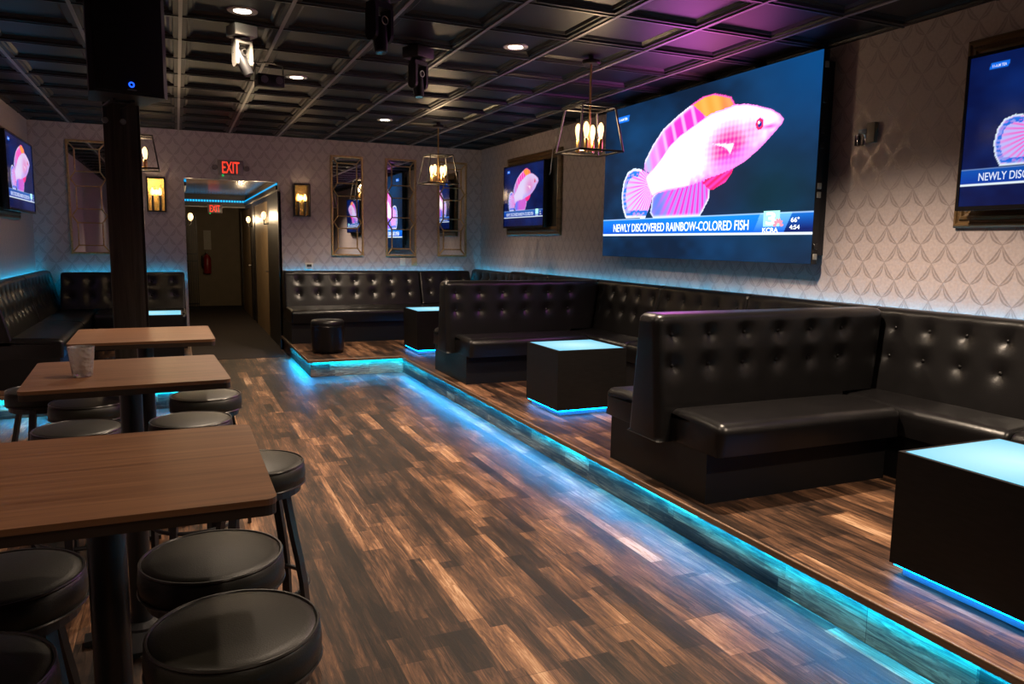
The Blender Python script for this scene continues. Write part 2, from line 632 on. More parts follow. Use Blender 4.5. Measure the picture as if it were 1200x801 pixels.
def thing(name, label, cat, loc=(0, 0, 0), rotz=0.0, group=None):
    o = bpy.data.objects.new(name, None)
    o.empty_display_size = 0.1
    sc.collection.objects.link(o)
    o.location = loc
    o.rotation_euler = (0, 0, rotz)
    return tag(o, label, cat, group)


def structure(o):
    o['kind'] = 'structure'
    return o


def dup(root, loc, rotz=None, label=None):
    r = root.copy()
    sc.collection.objects.link(r)
    r.location = loc
    if rotz is not None:
        r.rotation_euler = (0, 0, rotz)
    if label:
        r['label'] = label
    for ch in list(root.children):
        c = ch.copy()
        sc.collection.objects.link(c)
        c.parent = r
        for g in ch.children:
            d = g.copy()
            sc.collection.objects.link(d)
            d.parent = c
    return r


def text_mesh(name, s, m, parent, height, width=None, depth=0.001, align='LEFT', shear=0.0, bold=0.0):
    """flat lettering in local XY: left bottom at the origin, given cap height and (optionally) full width"""
    cu = bpy.data.curves.new(name, 'FONT')
    cu.body = s
    cu.size = 1.0
    cu.extrude = 0.0
    cu.offset = bold
    cu.shear = shear
    tmp = bpy.data.objects.new(name, cu)
    sc.collection.objects.link(tmp)
    bpy.context.view_layer.update()
    dg = bpy.context.evaluated_depsgraph_get()
    me = bpy.data.meshes.new_from_object(tmp.evaluated_get(dg))
    bpy.data.objects.remove(tmp)
    n = len(me.vertices)
    co = np.empty(n * 3)
    me.vertices.foreach_get('co', co)
    co = co.reshape(-1, 3)
    lo, hi = co.min(0), co.max(0)
    k = height / (hi[1] - lo[1])
    kx = (width / (hi[0] - lo[0])) if width else k
    co[:, 0] = (co[:, 0] - lo[0]) * kx
    co[:, 1] = (co[:, 1] - lo[1]) * k
    co[:, 2] = 0
    me.vertices.foreach_set('co', co.ravel())
    me.materials.clear()
    me.materials.append(m)
    me.update()
    o = bpy.data.objects.new(name, me)
    sc.collection.objects.link(o)
    o.parent = parent
    return o


def loft(prof, L, r_end=0.03, xs=None, disp=None, warp=None, k=4, strip_cap=False):
    """closed (y, z) outline swept along x from 0 to L with rounded ends"""
    prof = np.array(prof, float)
    n = len(prof)
    nxt, prv = np.roll(prof, -1, 0), np.roll(prof, 1, 0)
    t = nxt - prv
    nr = np.stack([t[:, 1], -t[:, 0]], 1)
    nr /= np.linalg.norm(nr, axis=1)[:, None] + 1e-9
    area = 0.5 * np.sum(prof[:, 0] * nxt[:, 1] - nxt[:, 0] * prof[:, 1])
    if area < 0:
        nr = -nr
    st = []
    for i in range(k):
        a = (PI / 2) * i / k
        st.append((r_end * (1 - math.sin(a + 0)) if False else r_end * (1 - math.cos(a)), r_end * (1 - math.sin(a))))
    inner = xs if xs is not None else list(np.linspace(r_end, L - r_end, 3))
    stations = st + [(x, 0.0) for x in inner] + [(L - x, i) for x, i in reversed(st)]
    vs, fs = [], []
    for x, ins in stations:
        pts = prof - nr * ins
        if disp is not None:
            pts = pts - nr * disp(x)[:, None]
        low = prof[:, 1] <= prof[:, 1].min() + 1e-6
        pts[low, 1] = prof[low, 1]
        for y, z in pts:
            vs.append((x, y, z))
    for s in range(len(stations) - 1):
        for j in range(n):
            fs.append((s * n + j, s * n + (j + 1) % n, (s + 1) * n + (j + 1) % n, (s + 1) * n + j))
    if strip_cap:
        for o_ in (0, (len(stations) - 1) * n):
            i = 1
            while i + 1 < n - i:
                q = [i, i + 1, n - i, (n - i + 1) % n]
                fs.append(tuple(o_ + j for j in dict.fromkeys(q)))
                i += 1
    else:
        fs.append(tuple(range(n)))
        fs.append(tuple((len(stations) - 1) * n + j for j in range(n)))
    if warp:
        vs = [warp(*p) for p in vs]
    b = MB()
    b.add(vs, fs)
    return b


def seg(a, b, step):
    a, b = np.array(a, float), np.array(b, float)
    n = max(1, int(round(np.linalg.norm(b - a) / step)))
    return [tuple(a + (b - a) * i / n) for i in range(n)]


def corner(c, r, a0, a1, n=5):
    return [(c[0] + r * math.cos(math.radians(a0 + (a1 - a0) * i / n)), c[1] + r * math.sin(math.radians(a0 + (a1 - a0) * i / n))) for i in range(n)]


# ================================================================== SETTING
fl = MB().box(XL - 0.1, XR + 0.1, YF - 0.1, YB + 0.12, -0.1, 0).build('floor', FLOOR, smooth=False)
structure(fl)

# right-hand platform (L shaped) with its nosing and LED strips
plat = MB()
RX, RY, OX = 2.318, 8.35, 1.285
plat.prism([(RX - 0.03, YF), (XR, YF), (XR, YB), (OX - 0.03, YB), (OX - 0.03, RY - 0.03), (RX - 0.03, RY - 0.03)], P - 0.012, P)
platform = structure(plat.build('platform', FLOOR, smooth=False))
structure(MB().box(RX, XR, YF, YB, 0, P - 0.012).build('riser', RISER_LIT_Y, platform, smooth=False))
structure(MB().box(OX, RX, RY, YB, 0, P - 0.0125).build('riser', RISER_LIT_X, platform, smooth=False))
structure(MB().box(OX - 0.002, OX, RY, YB - 0.01, 0, P - 0.0125).build('riser', RISER_LIT_Y, platform, smooth=False))


def nosing(pts, parent, z):
    b = MB()
    (ax, ay), (bx, by) = pts
    b.tube([(x, y, z - 0.006) for x, y in pts], 0.0075, 10)
    b.box(min(ax, bx) - (0.0065 if ax == bx else 0), max(ax, bx) + (0.0065 if ax == bx else 0),
          min(ay, by) - (0.0065 if ay == by else 0), max(ay, by) + (0.0065 if ay == by else 0), z - 0.030, z - 0.006)
    return b.build('nosing', TRIM_WOOD, parent)


nosing([(RX - 0.03, YF), (RX - 0.03, RY - 0.03)], platform, P)
nosing([(RX - 0.03, RY - 0.03), (OX - 0.03, RY - 0.03)], platform, P)
nosing([(OX - 0.03, RY - 0.03), (OX - 0.03, YB - 0.02)], platform, P)
MB().box(RX - 0.023, RX - 0.010, YF + 0.1, RY - 0.03, P - 0.0275, P - 0.0125).build('light_strip', LED_Y, platform, smooth=False)
MB().box(OX + 0.02, RX - 0.03, RY - 0.023, RY - 0.010, P - 0.0275, P - 0.0125).build('light_strip', LED_X, platform, smooth=False)
MB().box(OX - 0.023, OX - 0.010, RY - 0.01, 9.85, P - 0.0275, P - 0.0125).build('light_strip', LED_Y, platform, smooth=False)

# left-hand platform
LY, LX = 7.175, 0.075
pl2 = MB().prism([(XL, LY - 0.03), (LX + 0.03, LY - 0.03), (LX + 0.03, YB), (XL, YB)], P - 0.012, P)
platform2 = structure(pl2.build('platform', FLOOR, smooth=False))
structure(MB().box(XL, LX, LY, YB, 0, P - 0.012).build('riser', RISER_LIT_X, platform2, smooth=False))
nosing([(XL, LY - 0.03), (LX + 0.03, LY - 0.03)], platform2, P)
nosing([(LX + 0.03, LY - 0.03), (LX + 0.03, YB)], platform2, P)
MB().box(XL + 0.02, LX + 0.01, LY - 0.023, LY - 0.010, P - 0.0275, P - 0.0125).build('light_strip', LED_X, platform2, smooth=False)

# walls
structure(MB().box(XR, XR + 0.12, YF, YB + 0.12, 0, H + 0.1).build('wall_right', PAPER_Y, smooth=False))
structure(MB().box(XL - 0.12, XL, YF, YB + 0.12, 0, H + 0.1).build('wall_left', PAPER_Y, smooth=False))
structure(MB().box(XL - 0.12, XR + 0.12, YF - 0.12, YF, 0, H + 0.1).build('wall_front', PAPER_X, smooth=False))
DX0, DX1, DZ = 0.112, 1.262, 2.24
wb = MB()
wb.box(XL, DX0, YB, YB + 0.12, 0, H + 0.1)
wb.box(DX1, XR, YB, YB + 0.12, 0, H + 0.1)
wb.box(DX0, DX1, YB, YB + 0.12, DZ, H + 0.1)
structure(wb.build('wall_back', PAPER_X, smooth=False))
structure(MB().box(XL, XR, YF, YF + 1.0, 2.0, H).build('beam', CEIL, smooth=False))

# coffered ceiling: dark pressed tiles hung in a tee grid with lightened runners
T = 0.597
x_lines = [0.072 + T * k for k in range(-3, 8)]
y_lines = [4.115 + T * k for k in range(-18, 12)]
cb = MB()


def ring_quads(b, a0, a1, z0, z1):
    (x0, x1, y0, y1), (u0, u1, w0, w1) = a0, a1
    o = [(x0, y0, z0), (x1, y0, z0), (x1, y1, z0), (x0, y1, z0), (u0, w0, z1), (u1, w0, z1), (u1, w1, z1), (u0, w1, z1)]
    b.add(o, [(i, (i + 1) % 4, 4 + (i + 1) % 4, 4 + i) for i in range(4)])


def inset(r, d):
    return (r[0] + d, r[1] - d, r[2] + d, r[3] - d)


for i in range(len(x_lines) - 1):
    for j in range(len(y_lines) - 1):
        x0, x1 = max(x_lines[i], XL), min(x_lines[i + 1], XR)
        y0, y1 = max(y_lines[j], YF), min(y_lines[j + 1], YB)
        if x1 - x0 < 0.02 or y1 - y0 < 0.02:
            continue
        r0 = (x0, x1, y0, y1)
        if x1 - x0 < 0.4 or y1 - y0 < 0.4:
            cb.add([(x0, y0, H + .005), (x1, y0, H + .005), (x1, y1, H + .005), (x0, y1, H + .005)], [(0, 1, 2, 3)])
            continue
        steps = [(0.012, H + 0.004), (0.040, H + 0.004), (0.046, H + 0.018), (0.062, H + 0.018), (0.080, H + 0.032)]
        prev, pz = r0, H + 0.004
        for d, z in steps:
            cur = inset(r0, d)
            ring_quads(cb, prev, cur, pz, z)
            prev, pz = cur, z
        cb.add([(prev[0], prev[2], pz), (prev[1], prev[2], pz), (prev[1], prev[3], pz), (prev[0], prev[3], pz)], [(0, 1, 2, 3)])
ceiling = structure(cb.build('ceiling', CEIL, smooth=False, recalc=False))
structure(MB().box(XL - 0.1, XR + 0.1, YF - 0.1, YB + 0.1, H + 0.09, H + 0.12).build('deck', CEIL, ceiling, smooth=False))
gb = MB()
for x in x_lines:
    if XL < x < XR:
        gb.box(x - 0.011, x + 0.011, YF, YB, H - 0.004, H + 0.003)
gb.build('grid_runner', CEIL_RUNNER_LIT, ceiling, smooth=False)
gb = MB()
for y in y_lines:
    if YF < y < YB:
        gb.box(XL, XR, y - 0.007, y + 0.007, H - 0.002, H + 0.003)
gb.build('grid_crossbar', mat('ceiling cross tee', (0.035, 0.032, 0.034), 0.36), ceiling, smooth=False)

# column
col = MB().bbox(-0.352, -0.172, 4.90, 5.10, 0, H, 0.006, 2)
column = structure(col.build('column', COLUMN_WOOD))
MB().box(-0.18, -0.166, 4.90, 4.92, 0, H).build('corner_trim', DARK_TRIM, column, smooth=False)

# hallway beyond the opening
HY = 18.2
structure(MB().box(DX0 - 0.25, DX1 + 0.25, 9.95, HY, -0.05, 0.004).build('floor_hallway', HALL_FLOOR, smooth=False)) if False else None
structure(MB().box(LX + 0.04, OX - 0.04, 9.95, YB + 0.1, 0.0, 0.004).add(*[[], []]).build('hallway_carpet_entry', HALL_FLOOR, smooth=False))
structure(MB().box(DX0 - 0.25, DX1 + 0.25, YB + 0.1, HY, -0.05, 0.004).build('floor_hallway', HALL_FLOOR, smooth=False))
structure(MB().box(DX1 + 0.03, DX1 + 0.15, YB + 0.12, HY, 0, 2.6).build('wall_hallway_right', HALL_WALL, smooth=False))
structure(MB().box(DX0 - 0.12, DX0, YB + 0.12, HY, 0, 2.6).build('wall_hallway_left', HALL_WALL, smooth=False))
structure(MB().box(DX0 - 0.25, DX1 + 0.25, HY, HY + 0.1, 0, 2.6).build('wall_hallway_end', HALL_WALL, smooth=False))
structure(MB().box(DX0 - 0.2, DX1 + 0.2, YB + 0.12, HY, 2.33, 2.38).build('ceiling_hallway', HALL_CEIL, smooth=False))
hb = MB().box(DX0, DX1 + 0.03, 16.1, 16.3, 2.11, 2.33)
header = structure(hb.build('beam_hallway', DARK_TRIM, smooth=False))
MB().box(DX0, DX1 + 0.03, 16.085, 16.1, 2.095, 2.115).build('bead', CREAM, header, smooth=False)
MB().box(DX0, DX1 - 0.02, 16.06, 16.085, 2.20, 2.235).build('light_strip', LED_HALL, header, smooth=False)
cv = structure(MB().box(DX1 - 0.02, DX1 + 0.03, YB + 0.12, 16.06, 2.15, 2.205).build('trim_hallway', DARK_TRIM, smooth=False))
MB().box(DX1 - 0.012, DX1 + 0.012, YB + 0.13, 16.06, 2.206, 2.235).build('light_strip', LED_HALL_Y, cv, smooth=False)
MB().box(DX1 + 0.0, DX1 + 0.029, YB + 0.14, 16.0, 2.13, 2.149).build('bead', CREAM, cv, smooth=False)
cv2 = structure(MB().box(DX0, DX0 + 0.025, YB + 0.12, 12.2, 2.15, 2.20).build('trim_hallway', DARK_TRIM, smooth=False))
MB().box(DX0 + 0.001, DX0 + 0.028, YB + 0.125, 10.9, 2.201, 2.235).build('light_strip', LED_HALL_Y, cv2, smooth=False)
# casing of the opening and the door bays on the right of the hallway
structure(MB().box(DX1 - 0.012, DX1 + 0.028, YB + 0.0, YB + 0.16, 0, 2.12).build('trim_1', DARK_TRIM, smooth=False))


def hall_door(name, y0, y1, label):
    d = structure(MB().box(DX1 + 0.012, DX1 + 0.029, y0, y1, 0, 2.06).build(name, HALL_DOOR, smooth=False))
    fr = MB()
    fr.box(DX1 - 0.0, DX1 + 0.0285, y0 - 0.35, y0, 0, 2.13)
    fr.box(DX1 - 0.0, DX1 + 0.0285, y1, y1 + 0.35, 0, 2.13)
    fr.box(DX1 - 0.0, DX1 + 0.0285, y0, y1, 2.06, 2.13)
    fr.build('frame', DARK_TRIM, d, smooth=False)
    MB().tube([(DX1 - 0.03, y0 + 0.12, 1.0), (DX1 + 0.012, y0 + 0.12, 1.0)], 0.012, 8).build('handle', SILVER, d)
    return d


hall_door('door_1', 12.1, 14.2, '')
hall_door('door_2', 15.1, 17.2, '')
structure(MB().box(DX1 - 0.0, DX1 + 0.0285, YB + 0.17, 11.75, 0, 2.13).build('trim_2', DARK_TRIM, smooth=False))

# ================================================================== BANQUETTES
ZS, ZB = 0.615, 0.45          # seat top, underside of the cushion


def dents(prof, front_idx, buttons, depth=0.024, sig=0.036):
    """inward displacement of a padded face pulled in at the buttons; buttons are (x, z)"""
    prof = np.array(prof)
    fr = np.array([j in front_idx for j in range(len(prof))])

    def disp(x):
        d = np.zeros(len(prof))
        for bx, bz in buttons:
            if abs(bx - x) > 0.13:
                continue
            q = (prof[:, 1] - bz)
            r2 = (x - bx) ** 2 + q ** 2 * (0.8 if True else 1)
            g = depth * (0.65 * np.exp(-r2 / (2 * sig ** 2)) + 0.35 * np.exp(-r2 / (2 * (sig * 0.4) ** 2)))
            # faint gathered folds running down and sideways from each button
            g = g + 0.0022 * np.exp(-((x - bx) ** 2) / (2 * 0.012 ** 2)) * np.exp(-np.abs(q) / 0.05)
            d = np.maximum(d, np.where(fr, g, 0))
        return d
    return disp


def add_buttons(b, pts, normal_y=-1.0):
    for x, y, z in pts:
        b.sphere(0.011, (x, y, z), 10, 6, 1, 0.55, 1)


def stations(L, r, buttons):
    xs = set(np.round(np.arange(r, L - r + 1e-6, 0.018), 4))
    return sorted(xs)


def wall_back_profile(zt, t_top=0.12, t_bot=0.22, zb=ZS - 0.05):
    p = []
    p += seg((0, zb), (0, zt - 0.03), 0.2)
    p += corner((-0.03, zt - 0.03), 0.03, 0, 90, 4)
    p += seg((-0.03, zt), (-t_top + 0.05, zt), 0.03)
    p += corner((-t_top + 0.05, zt - 0.05), 0.05, 90, 176, 6)
    i0 = len(p)
    p += seg((-t_top, zt - 0.05), (-t_bot, zb), 0.015)
    i1 = len(p)
    p += [(-t_bot, zb)]
    return p, set(range(i0 - 2, i1))


def front_y(zt, z, t_top, t_bot, zb=ZS - 0.05):
    k = (zt - 0.05 - z) / (zt - 0.05 - zb)
    return -(t_top + (t_bot - t_top) * k)


def seat_profile(y0, y1, zt=ZS, zb=ZB, r=0.055):
    """y0 front (negative), y1 back"""
    p = seg((y0 + 0.012, zb), (y1, zb), 0.2) + seg((y1, zb), (y1, zt - 0.02), 0.1)
    p += corner((y1 - 0.02, zt - 0.02), 0.02, 0, 90, 3)
    m = (y0 + y1) / 2
    for q in np.linspace(0.0, 1.0, 7)[1:-1]:
        y = (y1 - 0.02) + (y0 + r - y1 + 0.02) * q
        p.append((y, zt + 0.012 * math.sin(PI * q)))
    p += corner((y0 + r, zt - r), r, 90, 180, 6)
    p += seg((y0, zt - r), (y0 + 0.012, zb), 0.05)
    return p


def wall_section(label, loc, rotz, L, zt, depth=0.49, nb=5, z_rows=(1.0, 0.83), seat=None, base=True, t_top=0.12, t_bot=0.23,
                 b_off=0.0, pitch=None, back=None, strip=True, base_in=0.04, zb=None):
    """one upholstered wall seat; x along the wall, rear at y = 0, front faces -y; plinth rests on the platform"""
    t = thing('banquette_section', label, 'banquette seat', loc, rotz, 'upholstered wall seating')
    z0 = loc[2]
    s0, s1 = seat if seat else (0.0, L)
    B0, B1 = back if back else (0.0, L)
    bl = B1 - B0
    pitch = pitch or bl / nb
    xs_b = [b_off + pitch * (i + 0.5) for i in range(nb)]
    zl = (zb if zb else ZS - 0.05) - z0
    prof, fr = wall_back_profile(zt - z0, t_top, t_bot, zl)
    btn = [(x, z - z0) for x in xs_b for z in z_rows]
    b = loft(prof, bl, 0.022, stations(bl, 0.022, btn), dents(prof, fr, btn))
    add_buttons(b, [(x, front_y(zt - z0, z, t_top, t_bot, zl) + 0.020, z) for x, z in btn])
    o = b.build('backrest', LEATHER, t, angle=60)
    o.location.x = B0
    if s1 - s0 > 0.05:
        sp = seat_profile(-depth, -0.05, ZS - z0, ZB - z0)
        so = loft(sp, s1 - s0, 0.03).build('seat', LEATHER, t, angle=50)
        so.location.x = s0
        MB().box(s0 + 0.0, s1 - 0.0, -depth + base_in, -0.02, 0, ZB - z0).build('plinth', LEATHER_BASE, t, smooth=False)
    else:
        MB().box(B0, B1, -0.15, -0.02, 0, ZS - z0 - 0.05).build('plinth', LEATHER_BASE, t, smooth=False)
    if strip:
        MB().box(B0 + 0.01, B1 - 0.01, 0.004, 0.016, zt - z0 - 0.07, zt - z0 - 0.055).build('light_strip', LED_SOFA_M, t, smooth=False)
    return t


WX = 4.105                          # rear line of the right wall seats
ZT = 1.115
JN = [1.15, 2.30, 3.45, 4.60, 5.75, 6.90, 8.05, 9.20]
where = ['cut off by the right edge, behind the nearest lit table',
         'at the inner corner of the nearest double bench',
         'on the right wall just behind the nearest double bench',
         'midway between the two double benches, below the big screen',
         'in the inner corner of the farther double bench',
         'on the right wall just behind the farther double bench',
         'under the far small television, past the farther double bench']
for i in range(7):
    y0, y1 = JN[i], JN[i + 1]
    wall_section('black tufted leather wall seat ' + where[i], (WX, y1 - 0.002, P), -PI / 2, y1 - y0 - 0.004, ZT, 0.49, 5,
                 b_off=(0.06 if i == 1 else 0))
# short unseen strips added behind the seats so glow climbs both far corners
for nm, x in (('right', XR - 0.012), ('left', XL + 0.004)):
    v_ = MB().box(x, x + 0.008, YB - 0.012, YB - 0.004, 0.80, 1.045).build('hidden_corner_glow', emit_mat('added corner glow', (0.0, 0.55, 1.0), 90.0), smooth=False)
    tag(v_, 'hidden cyan strip added to glow up the corner beside the far television' if nm == 'right' else 'hidden cyan strip added to glow up the corner of left and end wall', 'light strip')
# corner piece on the right wall, and the two pieces along the end wall
wall_section('black tufted leather corner seat where the right wall meets the end wall', (WX, 10.60, P), -PI / 2, 10.60 - 9.204, 1.095, 0.49, 5,
             seat=(0.0, 1.394), back=(0.0, 1.394))
wall_section('wide black tufted leather bench on the end wall behind the round ottoman', (1.27, 10.60, P), 0, 1.838, 1.075, 0.93, 7,
             z_rows=(0.962, 0.79), t_top=0.26, t_bot=0.40, b_off=0.06, pitch=0.246)
wall_section('short black tufted leather end-wall seat between the wide bench and the corner seat', (3.112, 10.60, P), 0, 0.76, 1.075, 0.93, 3,
             seat=(0.0, 0.49), zb=0.635, z_rows=(0.962, 0.79), t_top=0.26, t_bot=0.40, pitch=0.246)
# left-hand seating
wall_section('black tufted leather wall seat along the left wall, nearer piece on the left platform', (-1.511, 7.42, P), PI / 2, 1.50, 1.08, 0.60, 8,
             z_rows=(0.97, 0.80))
wall_section('black tufted leather wall seat along the left wall, in the far left corner', (-1.511, 8.924, P), PI / 2, 1.67, 1.08, 0.60, 8,
             z_rows=(0.97, 0.80))
wall_section('black tufted leather end-wall seat left of the dark column', (-1.272, 10.60, P), 0, 0.842, 1.06, 0.93, 4,
             seat=(0.38, 0.842), zb=0.635, z_rows=(0.955, 0.785), t_top=0.26, t_bot=0.40)
wall_section('black tufted leather end-wall seat between dark column and hallway opening', (-0.426, 10.60, P), 0, 0.50, 1.06, 0.93, 2,
             z_rows=(0.955, 0.785), t_top=0.26, t_bot=0.40)


def double_bench(label, yc):
    t = thing('double_bench', label, 'bench', (0, yc, P), 0, 'back to back benches on the platform')
    zt = ZT - P
    zs, zb = ZS - P, ZB - P
    hb, ht = 0.155, 0.095
    zlow = 0.25
    p = []
    p += [(-hb, zlow)]
    zq = zs + 0.0165
    yq = ht + (hb - ht) * (zt - 0.05 - zq) / (zt - 0.05 - zlow)
    p += seg((hb, zlow), (yq, zq - 0.0006), 0.015) + [(yq, zq - 0.0006)] + seg((yq, zq + 0.0006), (ht, zt - 0.05), 0.015)
    p += corner((ht - 0.05, zt - 0.05), 0.05, 4, 90, 6)
    p += seg((ht - 0.05, zt), (-ht + 0.05, zt), 0.04)
    p += corner((-ht + 0.05, zt - 0.05), 0.05, 90, 176, 6)
    i0 = len(p)
    p += seg((-ht, zt - 0.05), (-yq, zq + 0.0006), 0.015) + [(-yq, zq + 0.0006)] + seg((-yq, zq - 0.0006), (-hb, zlow), 0.015)
    fr = set(range(i0 - 2, len(p)))
    rear = set(range(1, i0 - 10))
    x0, L = 2.285, 1.574
    xs_b = [2.393 + 0.231 * i - x0 for i in range(6)]
    btn = [(x, z - P) for x in xs_b for z in (1.003, 0.838)]
    dd = dents(p, fr | rear, btn)

    def warp(x, y, z):
        # right-hand end leans with the sloping wall back it meets
        if z < zq:
            return (min(x, 3.602 - x0), y, z)
        k = min(1, max(0, (z - zs) / (zt - zs)))
        return (x + x / L * (0.105 * k), y, z)
    b = loft(p, L, 0.045, stations(L, 0.045, btn), dd, warp, 4, True)
    for x, z in btn:
        k = (zt - 0.05 - z) / (zt - 0.05 - zlow)
        yy = -(ht + (hb - ht) * k)
        kk = min(1, max(0, (z - (ZS - P)) / (zt - ZS + P)))
        b.sphere(0.011, (x + x / L * 0.105 * kk, yy + 0.020, z), 10, 6, 1, 0.55, 1)
    o = b.build('backrest', LEATHER, t, angle=60)
    o.location.x = x0
    for sgn in (1, -1):
        sp = [(y, z) for y, z in seat_profile(-0.55, -0.105, zs, zb)]
        if sgn < 0:
            sp = [(-y, z) for y, z in sp][::-1]
        s = loft(sp, 1.236, 0.045).build('seat', LEATHER, t, angle=50)
        s.location.x = 2.372
    MB().box(2.37, 3.606, -0.456, 0.456, 0, zb).build('plinth', LEATHER_BASE, t, smooth=False)
    return t


double_bench('black tufted leather back-to-back bench nearest the camera, beside the nearest lit table', 3.42)
double_bench('black tufted leather back-to-back bench farther back, behind the middle lit table', 6.872)


# ================================================================== LIT CUBE TABLES
def cube_table(label, x0, y0, w, d, first=None):
    if first:
        return dup(first, (x0 + w / 2, y0 + d / 2, P), None, label)
    t = thing('cube_table', label, 'table', (x0 + w / 2, y0 + d / 2, P), 0, 'cube tables with lit tops')
    a, b = w / 2, d / 2
    bod = MB()
    # four sides with mitred rim so the acrylic sits inside
    outer = [(-a, -b), (a, -b), (a, b), (-a, b)]
    e = 0.018
    inner = [(-a + e, -b + e), (a - e, -b + e), (a - e, b - e), (-a + e, b - e)]
    z0, z1 = 0.045, 0.498
    vs = [(x, y, z0) for x, y in outer] + [(x, y, z1) for x, y in outer] + [(x, y, z1) for x, y in inner] + [(x, y, z1 - 0.012) for x, y in inner]
    fs = [(0, 1, 2, 3)]
    for i in range(4):
        j = (i + 1) % 4
        fs += [(i, j, 4 + j, 4 + i), (4 + i, 4 + j, 8 + j, 8 + i), (8 + i, 8 + j, 12 + j, 12 + i)]
    fs.append((12, 13, 14, 15))
    bod.add(vs, fs)
    bod.build('body', BLACK_CUBE, t, smooth=False)
    MB().box(-a + e + 0.001, a - e - 0.001, -b + e + 0.001, b - e - 0.001, z1 - 0.011, z1 + 0.001).build('lit_top', LIT_TOP, t, smooth=False)
    ft = MB().box(-a + 0.035, a - 0.035, -b + 0.035, b - 0.035, 0, 0.0445)
    foot = ft.build('foot', FOOT_BLUE, t, smooth=False)
    s = MB()
    q = 0.012
    s.box(-a + q, a - q, -b + q, -b + q + 0.012, 0.036, 0.0445)
    s.box(-a + q, a - q, b - q - 0.012, b - q, 0.036, 0.0445)
    s.box(-a + q, -a + q + 0.012, -b + q + 0.012, b - q - 0.012, 0.036, 0.0445)
    s.box(a - q - 0.012, a - q, -b + q + 0.012, b - q - 0.012, 0.036, 0.0445)
    s.build('light_strip', LED_CUBE_M, t, smooth=False)
    return t


ct = cube_table('black cube table with glowing top at the right edge, nearest the camera', 2.555, 1.49, 0.59, 0.55)
cube_table('black cube table with glowing top between the two double benches', 2.555, 4.955, 0.59, 0.55, ct)
cube_table('black cube table with glowing top beyond the farther double bench, near the end wall', 2.49, 8.38, 0.59, 0.55, ct)
cube_table('black cube table with glowing top on the left platform, half hidden by the dark column', -0.56, 8.60, 0.59, 0.55, ct)

# ottoman
t = thing('ottoman', 'round black leather ottoman standing before the wide end-wall bench', 'ottoman', (1.562, 8.86, P))
pr_ = [(0.165, 0.012), (0.178, 0.02), (0.184, 0.05), (0.186, 0.30), (0.190, 0.325), (0.188, 0.36), (0.175, 0.378), (0.10, 0.386), (0.01, 0.388)]
MB().lathe(pr_, 40).build('cushion', LEATHER, t, angle=50)
MB().torus(0.188, 0.004, (0, 0, 0.312), 40, 6).build('piping', LEATHER, t)
MB().lathe([(0.16, 0), (0.165, 0.0125)], 32).build('base', BLACK_PLASTIC, t)

# ================================================================== BAR TABLES AND STOOLS
TZ = 1.0


def rounded_rect(a, b, r, n=5):
    pts = []
    for cx, cy, s in ((a - r, b - r, 0), (-a + r, b - r, 90), (-a + r, -b + r, 180), (a - r, -b + r, 270)):
        for i in range(n + 1):
            an = math.radians(s + 90 * i / n)
            pts.append((cx + r * math.cos(an), cy + r * math.sin(an)))
    return pts


def make_bar_table(label, loc, rot):
    t = thing('bar_table', label, 'table', loc, rot, 'tall square bar tables')
    tp = MB().prism(rounded_rect(0.31, 0.31, 0.022), TZ - 0.012, TZ)
    tp.build('tabletop', TABLE_WOOD, t, smooth=False)
    MB().prism(rounded_rect(0.309, 0.309, 0.022), TZ - 0.032, TZ - 0.0125).build('edge_band', mat('table dark edge', (0.03, 0.017, 0.010), 0.5, noise=0.1), t, smooth=False)
    MB().prism(rounded_rect(0.20, 0.20, 0.02), TZ - 0.044, TZ - 0.0325).build('mounting_plate', BLACK_METAL, t, smooth=False)
    MB().lathe([(0.037, 0.03), (0.037, TZ - 0.044)], 24).build('column', BLACK_METAL, t)
    b = MB()
    for k in range(2):
        a = k * PI / 2
        dx, dy = math.cos(a), math.sin(a)
        pts = [(-0.19 * dx, -0.19 * dy, 0.014), (-0.05 * dx, -0.05 * dy, 0.03 + k * 0.001), (0.05 * dx, 0.05 * dy, 0.03 + k * 0.001), (0.19 * dx, 0.19 * dy, 0.014)]
        b.bar(pts, 0.07, 0.02, (-dy, dx, 0))
    b.lathe([(0.075, 0.02), (0.07, 0.048), (0.04, 0.06)], 24)
    base = b.build('base', BLACK_METAL, t, smooth=False)
    for k in range(4):
        a = k * PI / 2
        MB().lathe([(0.018, 0), (0.018, 0.010), (0.012, 0.012)], 14, (0.175 * math.cos(a), 0.175 * math.sin(a), 0)).build('levelling_foot', SILVER, base)
    return t


bt = make_bar_table('tall walnut-topped square bar table nearest the camera, cut by the left edge', (-0.157, 1.718, 0), 0.0)
dup(bt, (-0.172, 3.012, 0), 0.05, 'tall walnut-topped square bar table with the clear tumbler on it')
dup(bt, (-0.164, 4.165, 0), 0.02, 'tall walnut-topped square bar table farthest away, in front of the dark column')


